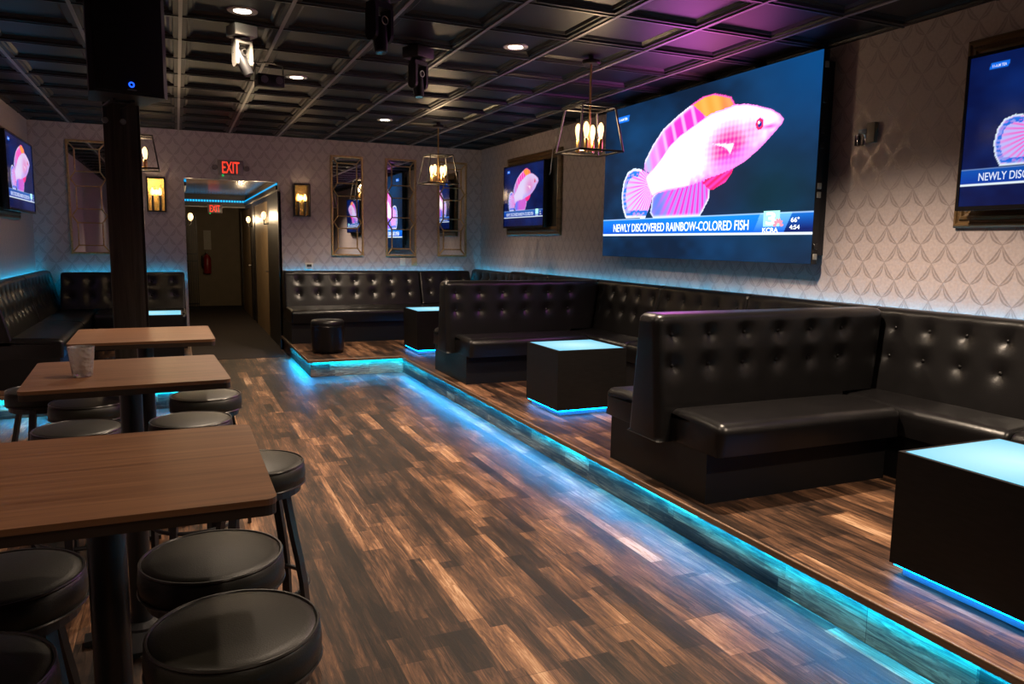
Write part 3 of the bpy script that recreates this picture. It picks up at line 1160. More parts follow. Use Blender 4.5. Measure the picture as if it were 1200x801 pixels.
def make_stool(label, loc, rot):
    t = thing('bar_stool', label, 'stool', loc, rot, 'round black backless bar stools')
    S = 0.70
    R = 0.168
    prof = [(R - 0.012, S - 0.082), (R, S - 0.072), (R + 0.003, S - 0.045), (R, S - 0.016), (R - 0.012, S - 0.004), (R - 0.03, S - 0.001), (0.09, S + 0.006), (0.01, S + 0.008)]
    seat = MB().lathe(prof, 48).build('seat', VINYL, t, angle=70)
    MB().torus(R - 0.004, 0.0038, (0, 0, S - 0.006), 56, 6).build('piping', PIPING, seat)
    MB().torus(R + 0.001, 0.0034, (0, 0, S - 0.074), 56, 6).build('piping', PIPING, seat)
    MB().lathe([(0.155, S - 0.105), (0.155, S - 0.082)], 32).build('seat_frame', BLACK_METAL, t, smooth=False)
    for k in range(4):
        a = PI / 4 + k * PI / 2
        c, s = math.cos(a), math.sin(a)
        path = [(0.118, S - 0.10), (0.128, S - 0.16), (0.146, S - 0.25), (0.166, S - 0.34), (0.180, S - 0.42), (0.188, S - 0.50), (0.190, S - 0.58), (0.190, 0.004)]
        MB().bar([(r * c, r * s, z) for r, z in path], 0.030, 0.018, (-s, c, 0)).build('leg', BLACK_METAL, t, smooth=True, angle=30)
        MB().box(-0.017, 0.017, -0.012, 0.012, 0, 0.006)
    MB().torus(0.172, 0.009, (0, 0, 0.245), 56, 8).build('footrest_ring', BLACK_METAL, t)
    for k in range(2):
        a = k * PI / 2 + PI / 4
        c, s = math.cos(a), math.sin(a)
    return t


st0 = make_stool('black round bar stool tucked under the nearest table at its near right corner', (0.078, 1.548, 0), 0.25)
for x, y, r, l in [
    (0.052, 1.945, 0.25, 'black round bar stool under the nearest table, just behind the frontmost stool'),
    (-0.395, 1.985, 0.1, 'black round bar stool at the left edge, farther one left of the nearest table column'),
    (-0.40, 1.540, -0.3, 'black round bar stool in the bottom left corner of the view'),
    (0.222, 2.735, 0.12, 'black round bar stool showing its curved legs, right of the nearest tabletop'),
    (0.028, 3.510, 0.3, 'black round bar stool peeking over the right half of the nearest tabletop'),
    (-0.40, 3.50, 0.6, 'black round bar stool peeking over the left half of the nearest tabletop'),
    (0.105, 4.065, 0.75, 'black round bar stool right of the tumbler table, with its seat fully in view'),
    (-0.415, 4.070, 0.4, 'black round bar stool seen below the tumbler, under the farthest table'),
    (-0.66, 4.49, 0.5, 'black round bar stool at the left, mostly hidden under the tumbler table corner'),
]:
    dup(st0, (x, y, 0), r, l)

# tumbler
t = thing('tumbler', 'clear textured plastic tumbler upside of empty on the middle bar table', 'cup', (-0.312, 2.93, TZ))
t['label'] = 'clear textured tumbler standing on the middle bar table'
prof = [(0.004, 0.0), (0.028, 0.0), (0.031, 0.004), (0.034, 0.03), (0.041, 0.098), (0.0418, 0.103), (0.0395, 0.103), (0.0385, 0.098), (0.031, 0.03), (0.027, 0.012), (0.004, 0.010)]
MB().lathe(prof, 40).build('glass', CUP, t, angle=50)

# ================================================================== SCREENS
FISH = dict(
    body=[(0.881, 0.713), (0.866, 0.742), (0.831, 0.776), (0.777, 0.811), (0.737, 0.831), (0.691, 0.841), (0.645, 0.832), (0.592, 0.825), (0.537, 0.794), (0.49, 0.765), (0.441, 0.735), (0.39, 0.685), (0.348, 0.618), (0.305, 0.562), (0.271, 0.529), (0.263, 0.51), (0.28, 0.45), (0.305, 0.39), (0.333, 0.407), (0.388, 0.421), (0.462, 0.426), (0.531, 0.442), (0.587, 0.465), (0.641, 0.481), (0.692, 0.501), (0.741, 0.532), (0.787, 0.576), (0.823, 0.621), (0.851, 0.66), (0.875, 0.695)],
    dorsal=[(0.252, 0.576), (0.256, 0.621), (0.3, 0.715), (0.353, 0.797), (0.426, 0.857), (0.495, 0.903), (0.551, 0.932), (0.597, 0.932), (0.646, 0.906), (0.673, 0.889), (0.691, 0.843), (0.663, 0.80), (0.593, 0.79), (0.538, 0.76), (0.491, 0.731), (0.441, 0.701), (0.391, 0.65), (0.349, 0.59), (0.305, 0.546), (0.264, 0.548)],
    orange=[(0.5, 0.902), (0.551, 0.932), (0.597, 0.932), (0.646, 0.906), (0.673, 0.889), (0.691, 0.843), (0.645, 0.827), (0.57, 0.808)],
    tail=[(0.277, 0.541), (0.234, 0.573), (0.191, 0.585), (0.153, 0.564), (0.129, 0.506), (0.119, 0.412), (0.128, 0.329), (0.15, 0.26), (0.269, 0.256), (0.296, 0.333), (0.308, 0.39), (0.291, 0.475)],
    anal=[(0.302, 0.32), (0.306, 0.384), (0.339, 0.429), (0.462, 0.442), (0.569, 0.465), (0.599, 0.406), (0.596, 0.349), (0.575, 0.293), (0.558, 0.253), (0.316, 0.255), (0.297, 0.288)],
    pelvic=[(0.56, 0.445), (0.641, 0.496), (0.7, 0.515), (0.689, 0.474), (0.665, 0.433), (0.617, 0.402), (0.594, 0.401)],
    pect=[(0.599, 0.655), (0.695, 0.636), (0.681, 0.585), (0.658, 0.622)])


def inside(poly, U, V):
    c = np.zeros(U.shape, bool)
    n = len(poly)
    for i in range(n):
        x0, y0 = poly[i]
        x1, y1 = poly[(i + 1) % n]
        if y0 == y1:
            continue
        hit = ((y0 > V) != (y1 > V)) & (U < (x1 - x0) * (V - y0) / (y1 - y0) + x0)
        c ^= hit
    return c


def edge_dist(poly, U, V, asp=2.0, closed=True):
    d = np.full(U.shape, 9.0)
    n = len(poly)
    for i in range(n if closed else n - 1):
        x0, y0 = poly[i][0] * asp, poly[i][1]
        x1, y1 = poly[(i + 1) % n][0] * asp, poly[(i + 1) % n][1]
        dx, dy = x1 - x0, y1 - y0
        t = np.clip(((U * asp - x0) * dx + (V - y0) * dy) / (dx * dx + dy * dy + 1e-12), 0, 1)
        d = np.minimum(d, np.hypot(U * asp - x0 - t * dx, V - y0 - t * dy))
    return d


def value_noise(U, V, f, seed):
    g = np.random.RandomState(seed).rand(64, 64)
    x, y = U * f, V * f
    i, j = np.floor(x).astype(int), np.floor(y).astype(int)
    a, b = x - i, y - j
    a, b = a * a * (3 - 2 * a), b * b * (3 - 2 * b)
    q = lambda p, r: g[p % 64, r % 64]
    return q(i, j) * (1 - a) * (1 - b) + q(i + 1, j) * a * (1 - b) + q(i, j + 1) * (1 - a) * b + q(i + 1, j + 1) * a * b


def mixc(a, b, t):
    t = np.clip(t, 0, 1)[..., None]
    return a * (1 - t) + np.array(b) * t


def s(r, g, b):
    return np.array(s2l((r / 255, g / 255, b / 255)))


def picture(U, V, hot=True, tick=(0.142, 0.254), line=0.146):
    """the broadcast frame: a pink wrasse on dark blue water above a blue caption bar"""
    n = value_noise(U, V, 5, 1) * 0.5 + value_noise(U, V, 11, 2) * 0.3 + value_noise(U, V, 23, 3) * 0.2
    if hot:
        C = mixc(np.zeros(U.shape + (3,)) + s(8, 28, 52), s(12, 56, 98), np.clip((n - 0.25) * 1.6, 0, 1))
        C = mixc(C, s(30, 28, 50), 0.8 * np.exp(-(((U - 0.62) / 0.14) ** 2 + ((V - 0.42) / 0.2) ** 2)))
        C = mixc(C, s(8, 44, 54), 0.7 * np.exp(-(((U - 0.86) / 0.16) ** 2 + ((V - 0.35) / 0.25) ** 2)))
        C = mixc(C, s(3, 62, 116), 0.9 * np.exp(-(((U - 0.98) / 0.16) ** 2 + ((V - 0.98) / 0.35) ** 2)))
    else:
        C = mixc(np.zeros(U.shape + (3,)) + s(6, 18, 66), s(10, 38, 104), np.clip((n - 0.25) * 1.5, 0, 1))
    F = FISH
    # tail
    m = inside(F['tail'], U, V)
    ang = np.arctan2((V - 0.47), (U - 0.30) * 2)
    rad = np.hypot((V - 0.47), (U - 0.30) * 2)
    ray = 0.5 + 0.5 * np.sin(ang * 44)
    tc = mixc(np.zeros(U.shape + (3,)) + s(190, 190, 255), s(255, 40, 190), ray ** 1.5 * np.clip(1.5 - rad * 3.4, 0, 1))
    rim = edge_dist(F['tail'][1:9], U, V, 2.0, False)
    tc = mixc(tc, s(20, 110, 230), ((rim > 0.016) & (rim < 0.05) & (rad > 0.17)) * (0.5 + 0.5 * (value_noise(U, V, 70, 5) > 0.5)))
    tc = mixc(tc, s(225, 245, 255), np.exp(-(rim / 0.012) ** 2))
    C[m] = tc[m]
    # anal fin
    m = inside(F['anal'], U, V)
    ang = np.arctan2((V - 0.75), (U - 0.55) * 2)
    ray = 0.5 + 0.5 * np.sin(ang * 58)
    ac = mixc(np.zeros(U.shape + (3,)) + s(160, 130, 240), s(255, 30, 180), ray ** 1.3)
    ac = mixc(ac, s(80, 120, 255), 0.9 * np.exp(-(((U - 0.33) / 0.06) ** 2)))
    d = edge_dist(F['anal'], U, V)
    ac = mixc(ac, s(215, 225, 255), np.exp(-(d / 0.011) ** 2) * (V < 0.42))
    C[m] = ac[m]
    m = inside(F['pelvic'], U, V)
    pc = mixc(np.zeros(U.shape + (3,)) + s(255, 60, 170), s(255, 30, 100), 0.5 + 0.5 * np.sin((U - V) * 160))
    C[m] = pc[m]
    # dorsal fin
    m = inside(F['dorsal'], U, V)
    along = (U * 2 * 0.75 + V * 0.66)
    ray = 0.5 + 0.5 * np.sin((U * 2 * 0.86 + V * 0.35) * 66)
    dc = mixc(np.zeros(U.shape + (3,)) + s(255, 50, 190), s(120, 190, 255), np.clip((0.40 - U) / 0.16, 0, 1) * (0.55 + 0.45 * ray))
    dc = mixc(dc, s(255, 190, 240), np.clip(ray * 3 - 2, 0, 1) * np.clip((U - 0.30) / 0.06, 0, 1) * 0.7)
    d = edge_dist(F['dorsal'][1:8], U, V, 2.0, False)
    dc = mixc(dc, s(225, 225, 255), np.exp(-(d / 0.014) ** 2) * (U < 0.5))
    C[m] = dc[m]
    m2 = inside(F['orange'], U, V)
    oc = mixc(np.zeros(U.shape + (3,)) + s(255, 150, 60), s(255, 70, 90), np.clip((U - 0.62) / 0.07, 0, 1))
    oc = mixc(oc, s(255, 175, 90), 0.5 * (0.5 + 0.5 * np.sin((U * 2 * 0.86 + V * 0.35) * 66)))
    C[m2] = oc[m2]
    C[m & (edge_dist(F['dorsal'][5:11], U, V, 2.0, False) < 0.008)] = s(255, 80, 190)
    # body
    m = inside(F['body'], U, V)
    bc = np.zeros(U.shape + (3,)) + s(255, 238, 252)
    sc_ = value_noise(U * 2, V, 46, 8)
    flush = np.exp(-(((U - 0.675) / 0.115) ** 2 + ((V - 0.61) / 0.17) ** 2) ** 1.4)
    flush2 = np.exp(-(((U - 0.755) / 0.06) ** 2 + ((V - 0.68) / 0.10) ** 2) ** 1.2)
    scale_pat = 0.5 + 0.5 * np.sin((U * 2 + V) * 95) * np.sin((U * 2 - V * 1.1) * 95)
    bc = mixc(bc, s(255, 38, 138), np.maximum(flush, flush2 * 0.7) * (0.86 + 0.26 * scale_pat))
    bel = np.clip(1 - edge_dist(F['body'][20:30], U, V, 2.0, False) / 0.10, 0, 1)
    bc = mixc(bc, s(150, 120, 250), bel * 0.95 * (0.6 + 0.55 * sc_) * (U > 0.5))
    bc = mixc(bc, s(235, 190, 250), np.exp(-(edge_dist(F['body'][15:21], U, V, 2.0, False) / 0.03) ** 2) * 0.6)
    de = edge_dist(F['body'], U, V)
    bc = mixc(bc, s(255, 120, 210), np.exp(-(de / 0.012) ** 2) * 0.8)
    bc = mixc(bc, s(255, 40, 150), np.exp(-(((U - 0.83) / 0.03) ** 2 + ((V - 0.692) / 0.012) ** 2)) * 0.9)
    if not hot:
        bc = mixc(bc, s(200, 190, 250), np.zeros(U.shape) + 0.55)
    if hot:
        wh = np.clip((bc.min(2) - 0.25) / 0.5, 0, 1)[..., None]
        bc = bc * (1.25 * (1 - wh) + wh * np.array([6.5, 1.5, 6.3]))
    C[m] = bc[m]
    m = inside(F['pect'], U, V) & (V < 0.66)
    C[m] = mixc(C, s(255, 225, 245), np.zeros(U.shape) + 0.9)[m]
    er = np.hypot((U - 0.793) * 2, V - 0.714)
    C[er < 0.031] = s(255, 40, 90)
    C[er < 0.017] = s(20, 40, 130)
    C[np.hypot((U - 0.790) * 2, V - 0.722) < 0.007] = s(240, 240, 255)
    # caption bar
    t0, t1 = tick
    inb = (V > t0) & (V < t1)
    bar = mixc(np.zeros(U.shape + (3,)) + s(8, 70, 190), s(20, 140, 240), np.clip((V - t0) / (t1 - t0), 0, 1) * 0.6 + 0.3 * np.exp(-((U - 0.62) / 0.25) ** 2))
    sl = U - (V - t0) * 0.27
    bar = mixc(bar, s(120, 195, 250), ((sl > 0.785) & (sl < 0.90)) * np.clip((V - t0) / (t1 - t0) * 1.1 - 0.15, 0, 1) * 0.75)
    bar = mixc(bar, s(6, 26, 92), (sl > 0.90) * np.clip(1.25 - (V - t0) / (t1 - t0), 0.3, 1))
    bar = mixc(bar, s(190, 225, 255), (V > t1 - 0.008) * 0.6)
    if not hot:
        bar = mixc(bar, s(8, 30, 130), np.zeros(U.shape) + 0.55)
    C[inb] = bar[inb]
    ln = np.abs(V - line) < 0.0055
    C[ln] = s(235, 248, 255)
    tg = (np.abs(U - 0.115 - (V - 0.92) * 0.1) < 0.036) & (np.abs(V - 0.921) < 0.02)
    C[tg] = s(20, 110, 235)
    return C


def screen_panel(name, W, Hh, nx, nz, material, parent, **kw):
    """picture surface in local x (to the viewer's right) and z (up), facing -y"""
    us, vs_ = np.linspace(0, 1, nx), np.linspace(0, 1, nz)
    U, V = np.meshgrid(us, vs_)
    C = picture(U, V, **kw)
    verts = np.stack([U.ravel() * W, np.zeros(U.size), V.ravel() * Hh], 1)
    faces = []
    for j in range(nz - 1):
        for i in range(nx - 1):
            a = j * nx + i
            faces.append((a, a + 1, a + nx + 1, a + nx))
    me = bpy.data.meshes.new(name)
    me.from_pydata(verts.tolist(), [], faces)
    ca = me.color_attributes.new('picture', 'FLOAT_COLOR', 'POINT')
    buf = np.ones((U.size, 4), np.float32)
    buf[:, :3] = C.reshape(-1, 3)
    ca.data.foreach_set('color', buf.ravel())
    me.materials.append(material)
    me.update()
    o = bpy.data.objects.new(name, me)
    sc.collection.objects.link(o)
    o.parent = parent
    return o


def caption(parent, W, Hh, y, name, txt, u0, u1, v0, v1, m, bold=0.012, shear=0.0):
    o = text_mesh(name, txt, m, parent, (v1 - v0) * Hh, (u1 - u0) * W if u1 else None, bold=bold, shear=shear)
    o.rotation_euler = (PI / 2, 0, 0)
    o.location = (u0 * W, y, v0 * Hh)
    return o


def logo(parent, W, Hh, y, u0, u1, v0, v1):
    b = MB()
    x0, x1, z0, z1 = u0 * W, u1 * W, v0 * Hh, v1 * Hh
    b.box(x0, x1, y, y + 0.002, z0, z1)
    lg = b.build('logo', LOGO_M, parent, smooth=False)
    d = text_mesh('numeral', '3', TXT_WHITE, lg, (z1 - z0) * 0.82, (x1 - x0) * 0.6, bold=0.03)
    d.rotation_euler = (PI / 2, 0, 0)
    d.location = (x0 + (x1 - x0) * 0.16, y - 0.0015, z0 + (z1 - z0) * 0.1)
    # fan of small petals at the lower right corner of the plate
    pb = MB()
    c = (x1 - (x1 - x0) * 0.05, z0 + (z1 - z0) * 0.06)
    R = (x1 - x0) * 0.34
    for k in range(6):
        a = PI * (0.02 + 0.96 * k / 5)
        px, pz = c[0] + R * 0.6 * math.cos(a), c[1] + R * 0.6 * math.sin(a)
        n = 8
        poly = [(px + R * 0.36 * (math.cos(a) * math.cos(q) - 0.55 * math.sin(a) * math.sin(q)),
                 y - 0.002, pz + R * 0.36 * (math.sin(a) * math.cos(q) + 0.55 * math.cos(a) * math.sin(q))) for q in [2 * PI * i / n for i in range(n)]]
        pb.add(poly, [tuple(range(n))])
    pb.build('emblem', LOGO_PINK, lg, smooth=False)


# ---- big LED wall on the right wall (front face at x = 4.0)
t = thing('led_video_wall', 'huge video wall on the right wall showing a pink fish', 'screen', (4.0, 6.82, 1.363), -PI / 2)
LW, LH = 2.82, 1.427
screen_panel('display', LW, LH, 330, 180, SCREEN_LED, t)
cab = MB()
cab.box(0.0, LW, 0.004, 0.055, 0.0, LH)
cab.build('cabinet', BLACK_PLASTIC, t, smooth=False)
fr = MB()
fr.box(0.25, LW - 0.04, 0.055, 0.148, 0.06, 0.12).box(0.25, LW - 0.04, 0.055, 0.148, LH - 0.12, LH - 0.06)
fr.box(LW - 0.10, LW - 0.04, 0.0555, 0.1475, 0.12, LH - 0.12).box(0.25, 0.31, 0.0555, 0.1475, 0.12, LH - 0.12)
fr.build('mounting_frame', BLACK_METAL, t, smooth=False)
for z in (0.05, 0.12, 0.47, 0.53, 0.80, 0.90, 1.10, 1.33):
    lt = MB().bbox(LW + 0.0005, LW + 0.012, 0.012, 0.046, z - 0.02, z + 0.02, 0.003, 1).build('latch', GREY_METAL if int(z * 100) % 2 else BLACK_METAL, t)
caption(t, LW, LH, -0.003, 'headline', 'NEWLY DISCOVERED RAINBOW-COLORED FISH', 0.073, 0.772, 0.168, 0.222, TXT_WHITE, 0.014)
logo(t, LW, LH, -0.003, 0.828, 0.887, 0.184, 0.264)
caption(t, LW, LH, -0.003, 'station_name', 'KCRA', 0.826, 0.884, 0.1535, 0.178, TXT_WHITE, 0.03)
caption(t, LW, LH, -0.003, 'temperature', '66\u00b0', 0.927, 0.956, 0.203, 0.228, TXT_WHITE, 0.02)
caption(t, LW, LH, -0.003, 'clock', '4:54', 0.923, 0.958, 0.168, 0.190, TXT_WHITE, 0.02)
caption(t, LW, LH, -0.003, 'programme_tag', '11-A.M TEA', 0.090, 0.142, 0.913, 0.929, TXT_WHITE, 0.02)


def television(name, label, loc, rotz, W, Hh, big):
    t = thing(name, label, 'television', loc, rotz, 'wall televisions showing the fish')
    bz = 0.016
    sh = MB().bbox(0, W, 0.004, 0.05, 0, Hh, 0.004, 2)
    sh.build('housing', BLACK_PLASTIC, t)
    b = MB()
    b.box(0, W, -0.004, 0.0035, 0, bz + 0.008).box(0, W, -0.004, 0.0035, Hh - bz, Hh)
    b.box(0, bz, -0.004, 0.0035, bz + 0.008, Hh - bz).box(W - bz, W, -0.004, 0.0035, bz + 0.008, Hh - bz)
    b.build('bezel', mat('glossy black bezel', (0.008, 0.008, 0.009), 0.15), t, smooth=False)
    sw, sh_ = W - 2 * bz, Hh - 2 * bz - 0.008
    hold = screen_panel('display', sw, sh_, 240 if big else 130, 150 if big else 84, SCREEN_TV, t, hot=False)
    hold.location = (bz, 0.001, bz + 0.008)
    caption(hold, sw, sh_, -0.002, 'headline', 'NEWLY DISCOVERED RAINBOW-COLORED FISH', 0.073, 0.772, 0.168, 0.222, TXT_DIM, 0.01)
    caption(hold, sw, sh_, -0.002, 'station_name', 'KCRA', 0.826, 0.884, 0.1535, 0.178, TXT_DIM, 0.03)
    caption(hold, sw, sh_, -0.002, 'temperature', '66\u00b0', 0.927, 0.956, 0.203, 0.228, TXT_DIM, 0.02)
    caption(hold, sw, sh_, -0.002, 'clock', '4:54', 0.923, 0.958, 0.168, 0.190, TXT_DIM, 0.02)
    caption(hold, sw, sh_, -0.002, 'programme_tag', '11-A.M TEA', 0.089, 0.143, 0.911, 0.930, TXT_DIM, 0.02)
    lg = MB().box(0.828 * sw, 0.887 * sw, -0.003, -0.0015, 0.184 * sh_, 0.264 * sh_).build('logo', LOGO_M, hold, smooth=False)
    ar = MB()
    ar.box(W * 0.35, W * 0.65, 0.05, 0.062, Hh * 0.3, Hh * 0.7)
    ar.box(W * 0.46, W * 0.54, 0.062, 0.10 if big else 0.085, Hh * 0.42, Hh * 0.58)
    ar.build('wall_mount', BLACK_METAL, t, smooth=False)
    return t


def ornate_frame(label, loc, rotz, W, Hh, w=0.105, backing=True):
    t = thing('carved_frame', label, 'frame', loc, rotz, 'carved wooden frames behind the televisions')
    prof = [(0.0, 0.0), (0.0, 0.020), (0.010, 0.034), (0.022, 0.036), (0.030, 0.026), (0.040, 0.026), (0.048, 0.040), (0.062, 0.044), (0.070, 0.032), (0.080, 0.028), (0.088, 0.020), (w, 0.012), (w, 0.0)]
    for k, (a, b) in enumerate((((0, 0), (W, 0)), ((W, 0), (W, Hh)), ((W, Hh), (0, Hh)), ((0, Hh), (0, 0)))):
        dx, dz = (b[0] - a[0]), (b[1] - a[1])
        ln = math.hypot(dx, dz)
        ux, uz = dx / ln, dz / ln
        nx_, nz_ = -uz, ux
        vs, fs = [], []
        m = len(prof)
        for end in (0, 1):
            for d, h in prof:
                along = d if end == 0 else ln - d
                vs.append((a[0] + ux * along + nx_ * d, -h, a[1] + uz * along + nz_ * d))
        for i in range(m - 1):
            fs.append((i, i + 1, m + i + 1, m + i))
        MB().add(vs, fs).build('rail', ORNATE, t, smooth=False)
    if backing:
        MB().box(w - 0.004, W - w + 0.004, -0.010, -0.001, w - 0.004, Hh - w + 0.004).build('backing', mat('matte black backing', (0.006, 0.006, 0.006), 0.7), t, smooth=False)
    return t


ornate_frame('carved wooden frame behind the small television at the far end of the right wall', (XR - 0.001, 9.61, 1.582), -PI / 2, 1.58, 1.015)
television('television', 'small-looking television on the right wall beyond the video wall', (XR - 0.112, 9.525, 1.678), -PI / 2, 1.225, 0.80, False)
ornate_frame('carved wooden frame behind the television at the right edge', (XR - 0.001, 3.058, 1.60), -PI / 2, 1.58, 1.035)
television('television', 'television at the right edge of the view with the fish tail', (4.02, 2.972, 1.69), -PI / 2, 1.46, 0.835, True)
ornate_frame('carved wooden frame behind the television on the left wall', (XL + 0.001, 8.10, 1.65), PI / 2, 1.58, 0.90)
tl = television('television', 'television on the left wall at the left edge', (XL + 0.145, 8.42, 1.72), PI / 2, 1.45, 0.735, False)

# loose hardware right of the far television: wall box with a white cable
t = thing('signal_box', 'little pale signal box with hanging cable above the far right television', 'box', (XR, 8.178, 2.655))
MB().bbox(-0.03, -0.001, -0.025, 0.025, 0, 0.075, 0.004, 2).build('case', WHITE_PLASTIC, t)
MB().tube([(-0.015, 0, 0.0), (-0.058, 0.01, -0.06), (-0.065, 0.03, -0.22), (-0.06, 0.06, -0.33), (-0.05, 0.11, -0.36)], 0.006, 6).build('cable', WHITE_PLASTIC, t)

# clear-covered sensor on the right wall
t = thing('wall_sensor', 'small wall sensor under a clear cover between video wall and right television', 'sensor', (XR, 3.705, 2.215))
MB().bbox(-0.032, -0.001, -0.055, 0.010, -0.062, 0.065, 0.004, 2).build('case', mat('sensor grey', (0.20, 0.17, 0.13), 0.45, noise=0.05), t)
MB().bbox(-0.030, -0.001, 0.012, 0.075, 0.0, 0.03, 0.003, 2).build('bracket', mat('pale blue bracket', (0.30, 0.40, 0.52), 0.35, noise=0.05), t)
MB().bbox(-0.05, -0.001, 0.030, 0.085, -0.075, -0.002, 0.006, 2).build('clear_cover', glass_mat('clear acrylic', (1, 1, 1), 0.03), t)

# ================================================================== MIRRORS
MZ0, MZ1 = 1.273, 2.63


def wall_mirror(label, x0, x1, first=None):
    if first:
        return dup(first, (x0, YB, MZ0), None, label)
    W, Hh = x1 - x0, MZ1 - MZ0
    t = thing('lattice_mirror', label, 'mirror', (x0, YB, MZ0), 0, 'tall lattice mirrors on the end wall')
    MB().box(0.01, W - 0.01, -0.014, -0.001, 0.01, Hh - 0.01).build('mirror_glass', MIRROR, t, smooth=False)
    f = MB()
    e = 0.026
    f.bbox(0, e, -0.034, -0.001, 0, Hh, 0.004, 1).bbox(W - e, W, -0.034, -0.001, 0, Hh, 0.004, 1)
    f.bbox(e, W - e, -0.034, -0.001, 0, e, 0.004, 1).bbox(e, W - e, -0.034, -0.001, Hh - e, Hh, 0.004, 1)
    f.build('frame', GOLD, t)
    q = MB()
    F = lambda v: Hh * (1 - v)
    xa, xb = 0.20 * W, 0.80 * W
    y = -0.020
    bars = []
    vz = [0.075, 0.272, 0.40, 0.60, 0.722, 0.922]
    for v in vz:
        bars.append(((xa, F(v)), (xb, F(v))))
    for a, b in ((0, 1), (2, 3), (4, 5)):
        for x in (xa, xb):
            bars.append(((x, F(vz[a])), (x, F(vz[b]))))
    for x, xo in ((xa, e * 0.9), (xb, W - e * 0.9)):
        bars.append(((x, F(vz[0])), (xo, Hh - e)))
        bars.append(((x, F(vz[5])), (xo, e)))
        bars.append(((x, F(vz[1])), (xo + (0.01 if xo < W / 2 else -0.01), F(0.336))))
        bars.append(((x, F(vz[2])), (xo + (0.01 if xo < W / 2 else -0.01), F(0.336))))
        bars.append(((x, F(vz[3])), (xo + (0.01 if xo < W / 2 else -0.01), F(0.661))))
        bars.append(((x, F(vz[4])), (xo + (0.01 if xo < W / 2 else -0.01), F(0.661))))
    for (ax, az), (bx, bz) in bars:
        q.tube([(ax, y, az), (bx, y, bz)], 0.0088, 6)
    q.build('lattice', GOLD, t)
    return t


mi = wall_mirror('tall gold lattice mirror nearest the hallway lamp, first right of the opening', 1.948, 2.392)
wall_mirror('tall gold lattice mirror in the middle of three, above the light switches', 2.706, 3.15, mi)
wall_mirror('tall gold lattice mirror nearest the far right corner, behind a hanging lantern', 3.472, 3.91, mi)
wall_mirror('tall gold lattice mirror partly hidden by the dark column', -1.176, -0.732, mi)


def glow(parent, loc, w, r):
    ld = bpy.data.lights.new('lamp_glow', 'POINT')
    ld.energy = w
    ld.color = (1.0, 0.70, 0.40)
    ld.shadow_soft_size = r
    lo = bpy.data.objects.new('lamp_glow', ld)
    sc.collection.objects.link(lo)
    lo.parent = parent
    lo.location = loc


# ================================================================== SCONCES
def sconce(label, loc, rotz=0.0, W=0.218, Hh=0.43, first=None):
    t = thing('wall_sconce', label, 'wall lamp', loc, rotz, 'box wall lamps')
    d = 0.10
    e = 0.016
    f = MB()
    for x in (-W / 2, W / 2 - e):
        for y in (-d, -e - 0.002):
            f.box(x, x + e, y, y + e, 0, Hh)
    for z in (0, Hh - e):
        f.box(-W / 2 + e, W / 2 - e, -d, -d + e, z, z + e)
        for x in (-W / 2, W / 2 - e):
            f.box(x, x + e, -d + e, -e - 0.002, z, z + e)
    f.build('cage', BRONZE, t, smooth=False)
    MB().box(-W / 2 + 0.005, W / 2 - 0.005, -0.012, -0.001, 0.005, Hh - 0.005).build('back_plate', BACKPLATE, t, smooth=False)
    MB().box(-W / 2 + 0.016, W / 2 - 0.016, -d + 0.012, -0.013, 0.005, 0.016).build('tray', BRASS, t, smooth=False)
    for x in (-0.043, 0.043):
        c = MB().lathe([(0.013, 0.016), (0.013, 0.205)], 14, (x, -0.055, 0)).build('candle_sleeve', BLACK_METAL, t)
        MB().lathe([(0.010, 0.205), (0.022, 0.225), (0.024, 0.245), (0.016, 0.275), (0.004, 0.30)], 16, (x, -0.055, 0)).build('bulb', BULB_M, c)
    glow(t, (0, -0.075, 0.25), 2.6, 0.02)
    return t


sconce('black box wall lamp right of the hallway opening', (1.555, YB, 1.795))
sconce('black box wall lamp left of the hallway opening, beside the dark column', (-0.212, YB, 1.803))


def hall_sconce(label, loc, rotz):
    t = thing('hallway_sconce', label, 'wall lamp', loc, rotz, 'hallway wall lamps')
    MB().box(-0.06, 0.06, -0.015, -0.001, -0.18, 0.18).build('back_plate', BLACK_METAL, t, smooth=False)
    MB().tube([(0, -0.015, -0.11), (0, -0.09, -0.12), (0, -0.09, -0.05)], 0.012, 8).build('arm', BLACK_METAL, t)
    MB().lathe([(0.012, -0.05), (0.03, -0.025), (0.036, 0.015), (0.025, 0.055), (0.008, 0.065)], 16, (0, -0.09, 0)).build('bulb', BULB_M, t)
    return t


hall_sconce('glowing wall lamp on the right side of the hallway, nearer one', (DX1 + 0.03, 11.98, 1.83), -PI / 2)
hall_sconce('glowing wall lamp on the right side of the hallway, farther one', (DX1 + 0.03, 14.65, 1.83), -PI / 2)
hall_sconce('glowing wall lamp on the left side of the hallway', (DX0, 12.6, 1.80), PI / 2)


# ================================================================== EXIT SIGNS
def exit_sign(label, loc, k=1.0, heads=True):
    t = thing('exit_sign', label, 'exit sign', loc, 0, 'red exit signs')
    MB().bbox(-0.15 * k, 0.15 * k, -0.022, -0.001, -0.02 * k, 0.17 * k, 0.005, 2).build('clear_plate', mat('exit plate', (0.24, 0.20, 0.21), 0.3, noise=0.03), t)
    d = text_mesh('letters', 'EXIT', EXIT_M, t, 0.145 * k, 0.21 * k, bold=0.008)
    d.rotation_euler = (PI / 2, 0, 0)
    d.location = (-0.105 * k, -0.0235, 0.004 * k)
    if heads:
        for sx in (-1, 1):
            MB().lathe([(0.034, -0.05), (0.034, -0.02), (0.022, -0.001)], 18, (sx * 0.195, 0, 0.07), 'y').build('lamp_head', mat('lamp head grey', (0.16, 0.13, 0.14), 0.4, noise=0.05), t)
    MB().sphere(0.014, (-0.10 * k, -0.03, -0.028 * k), 10, 6).build('pilot_light', EXIT_G, t)
    return t


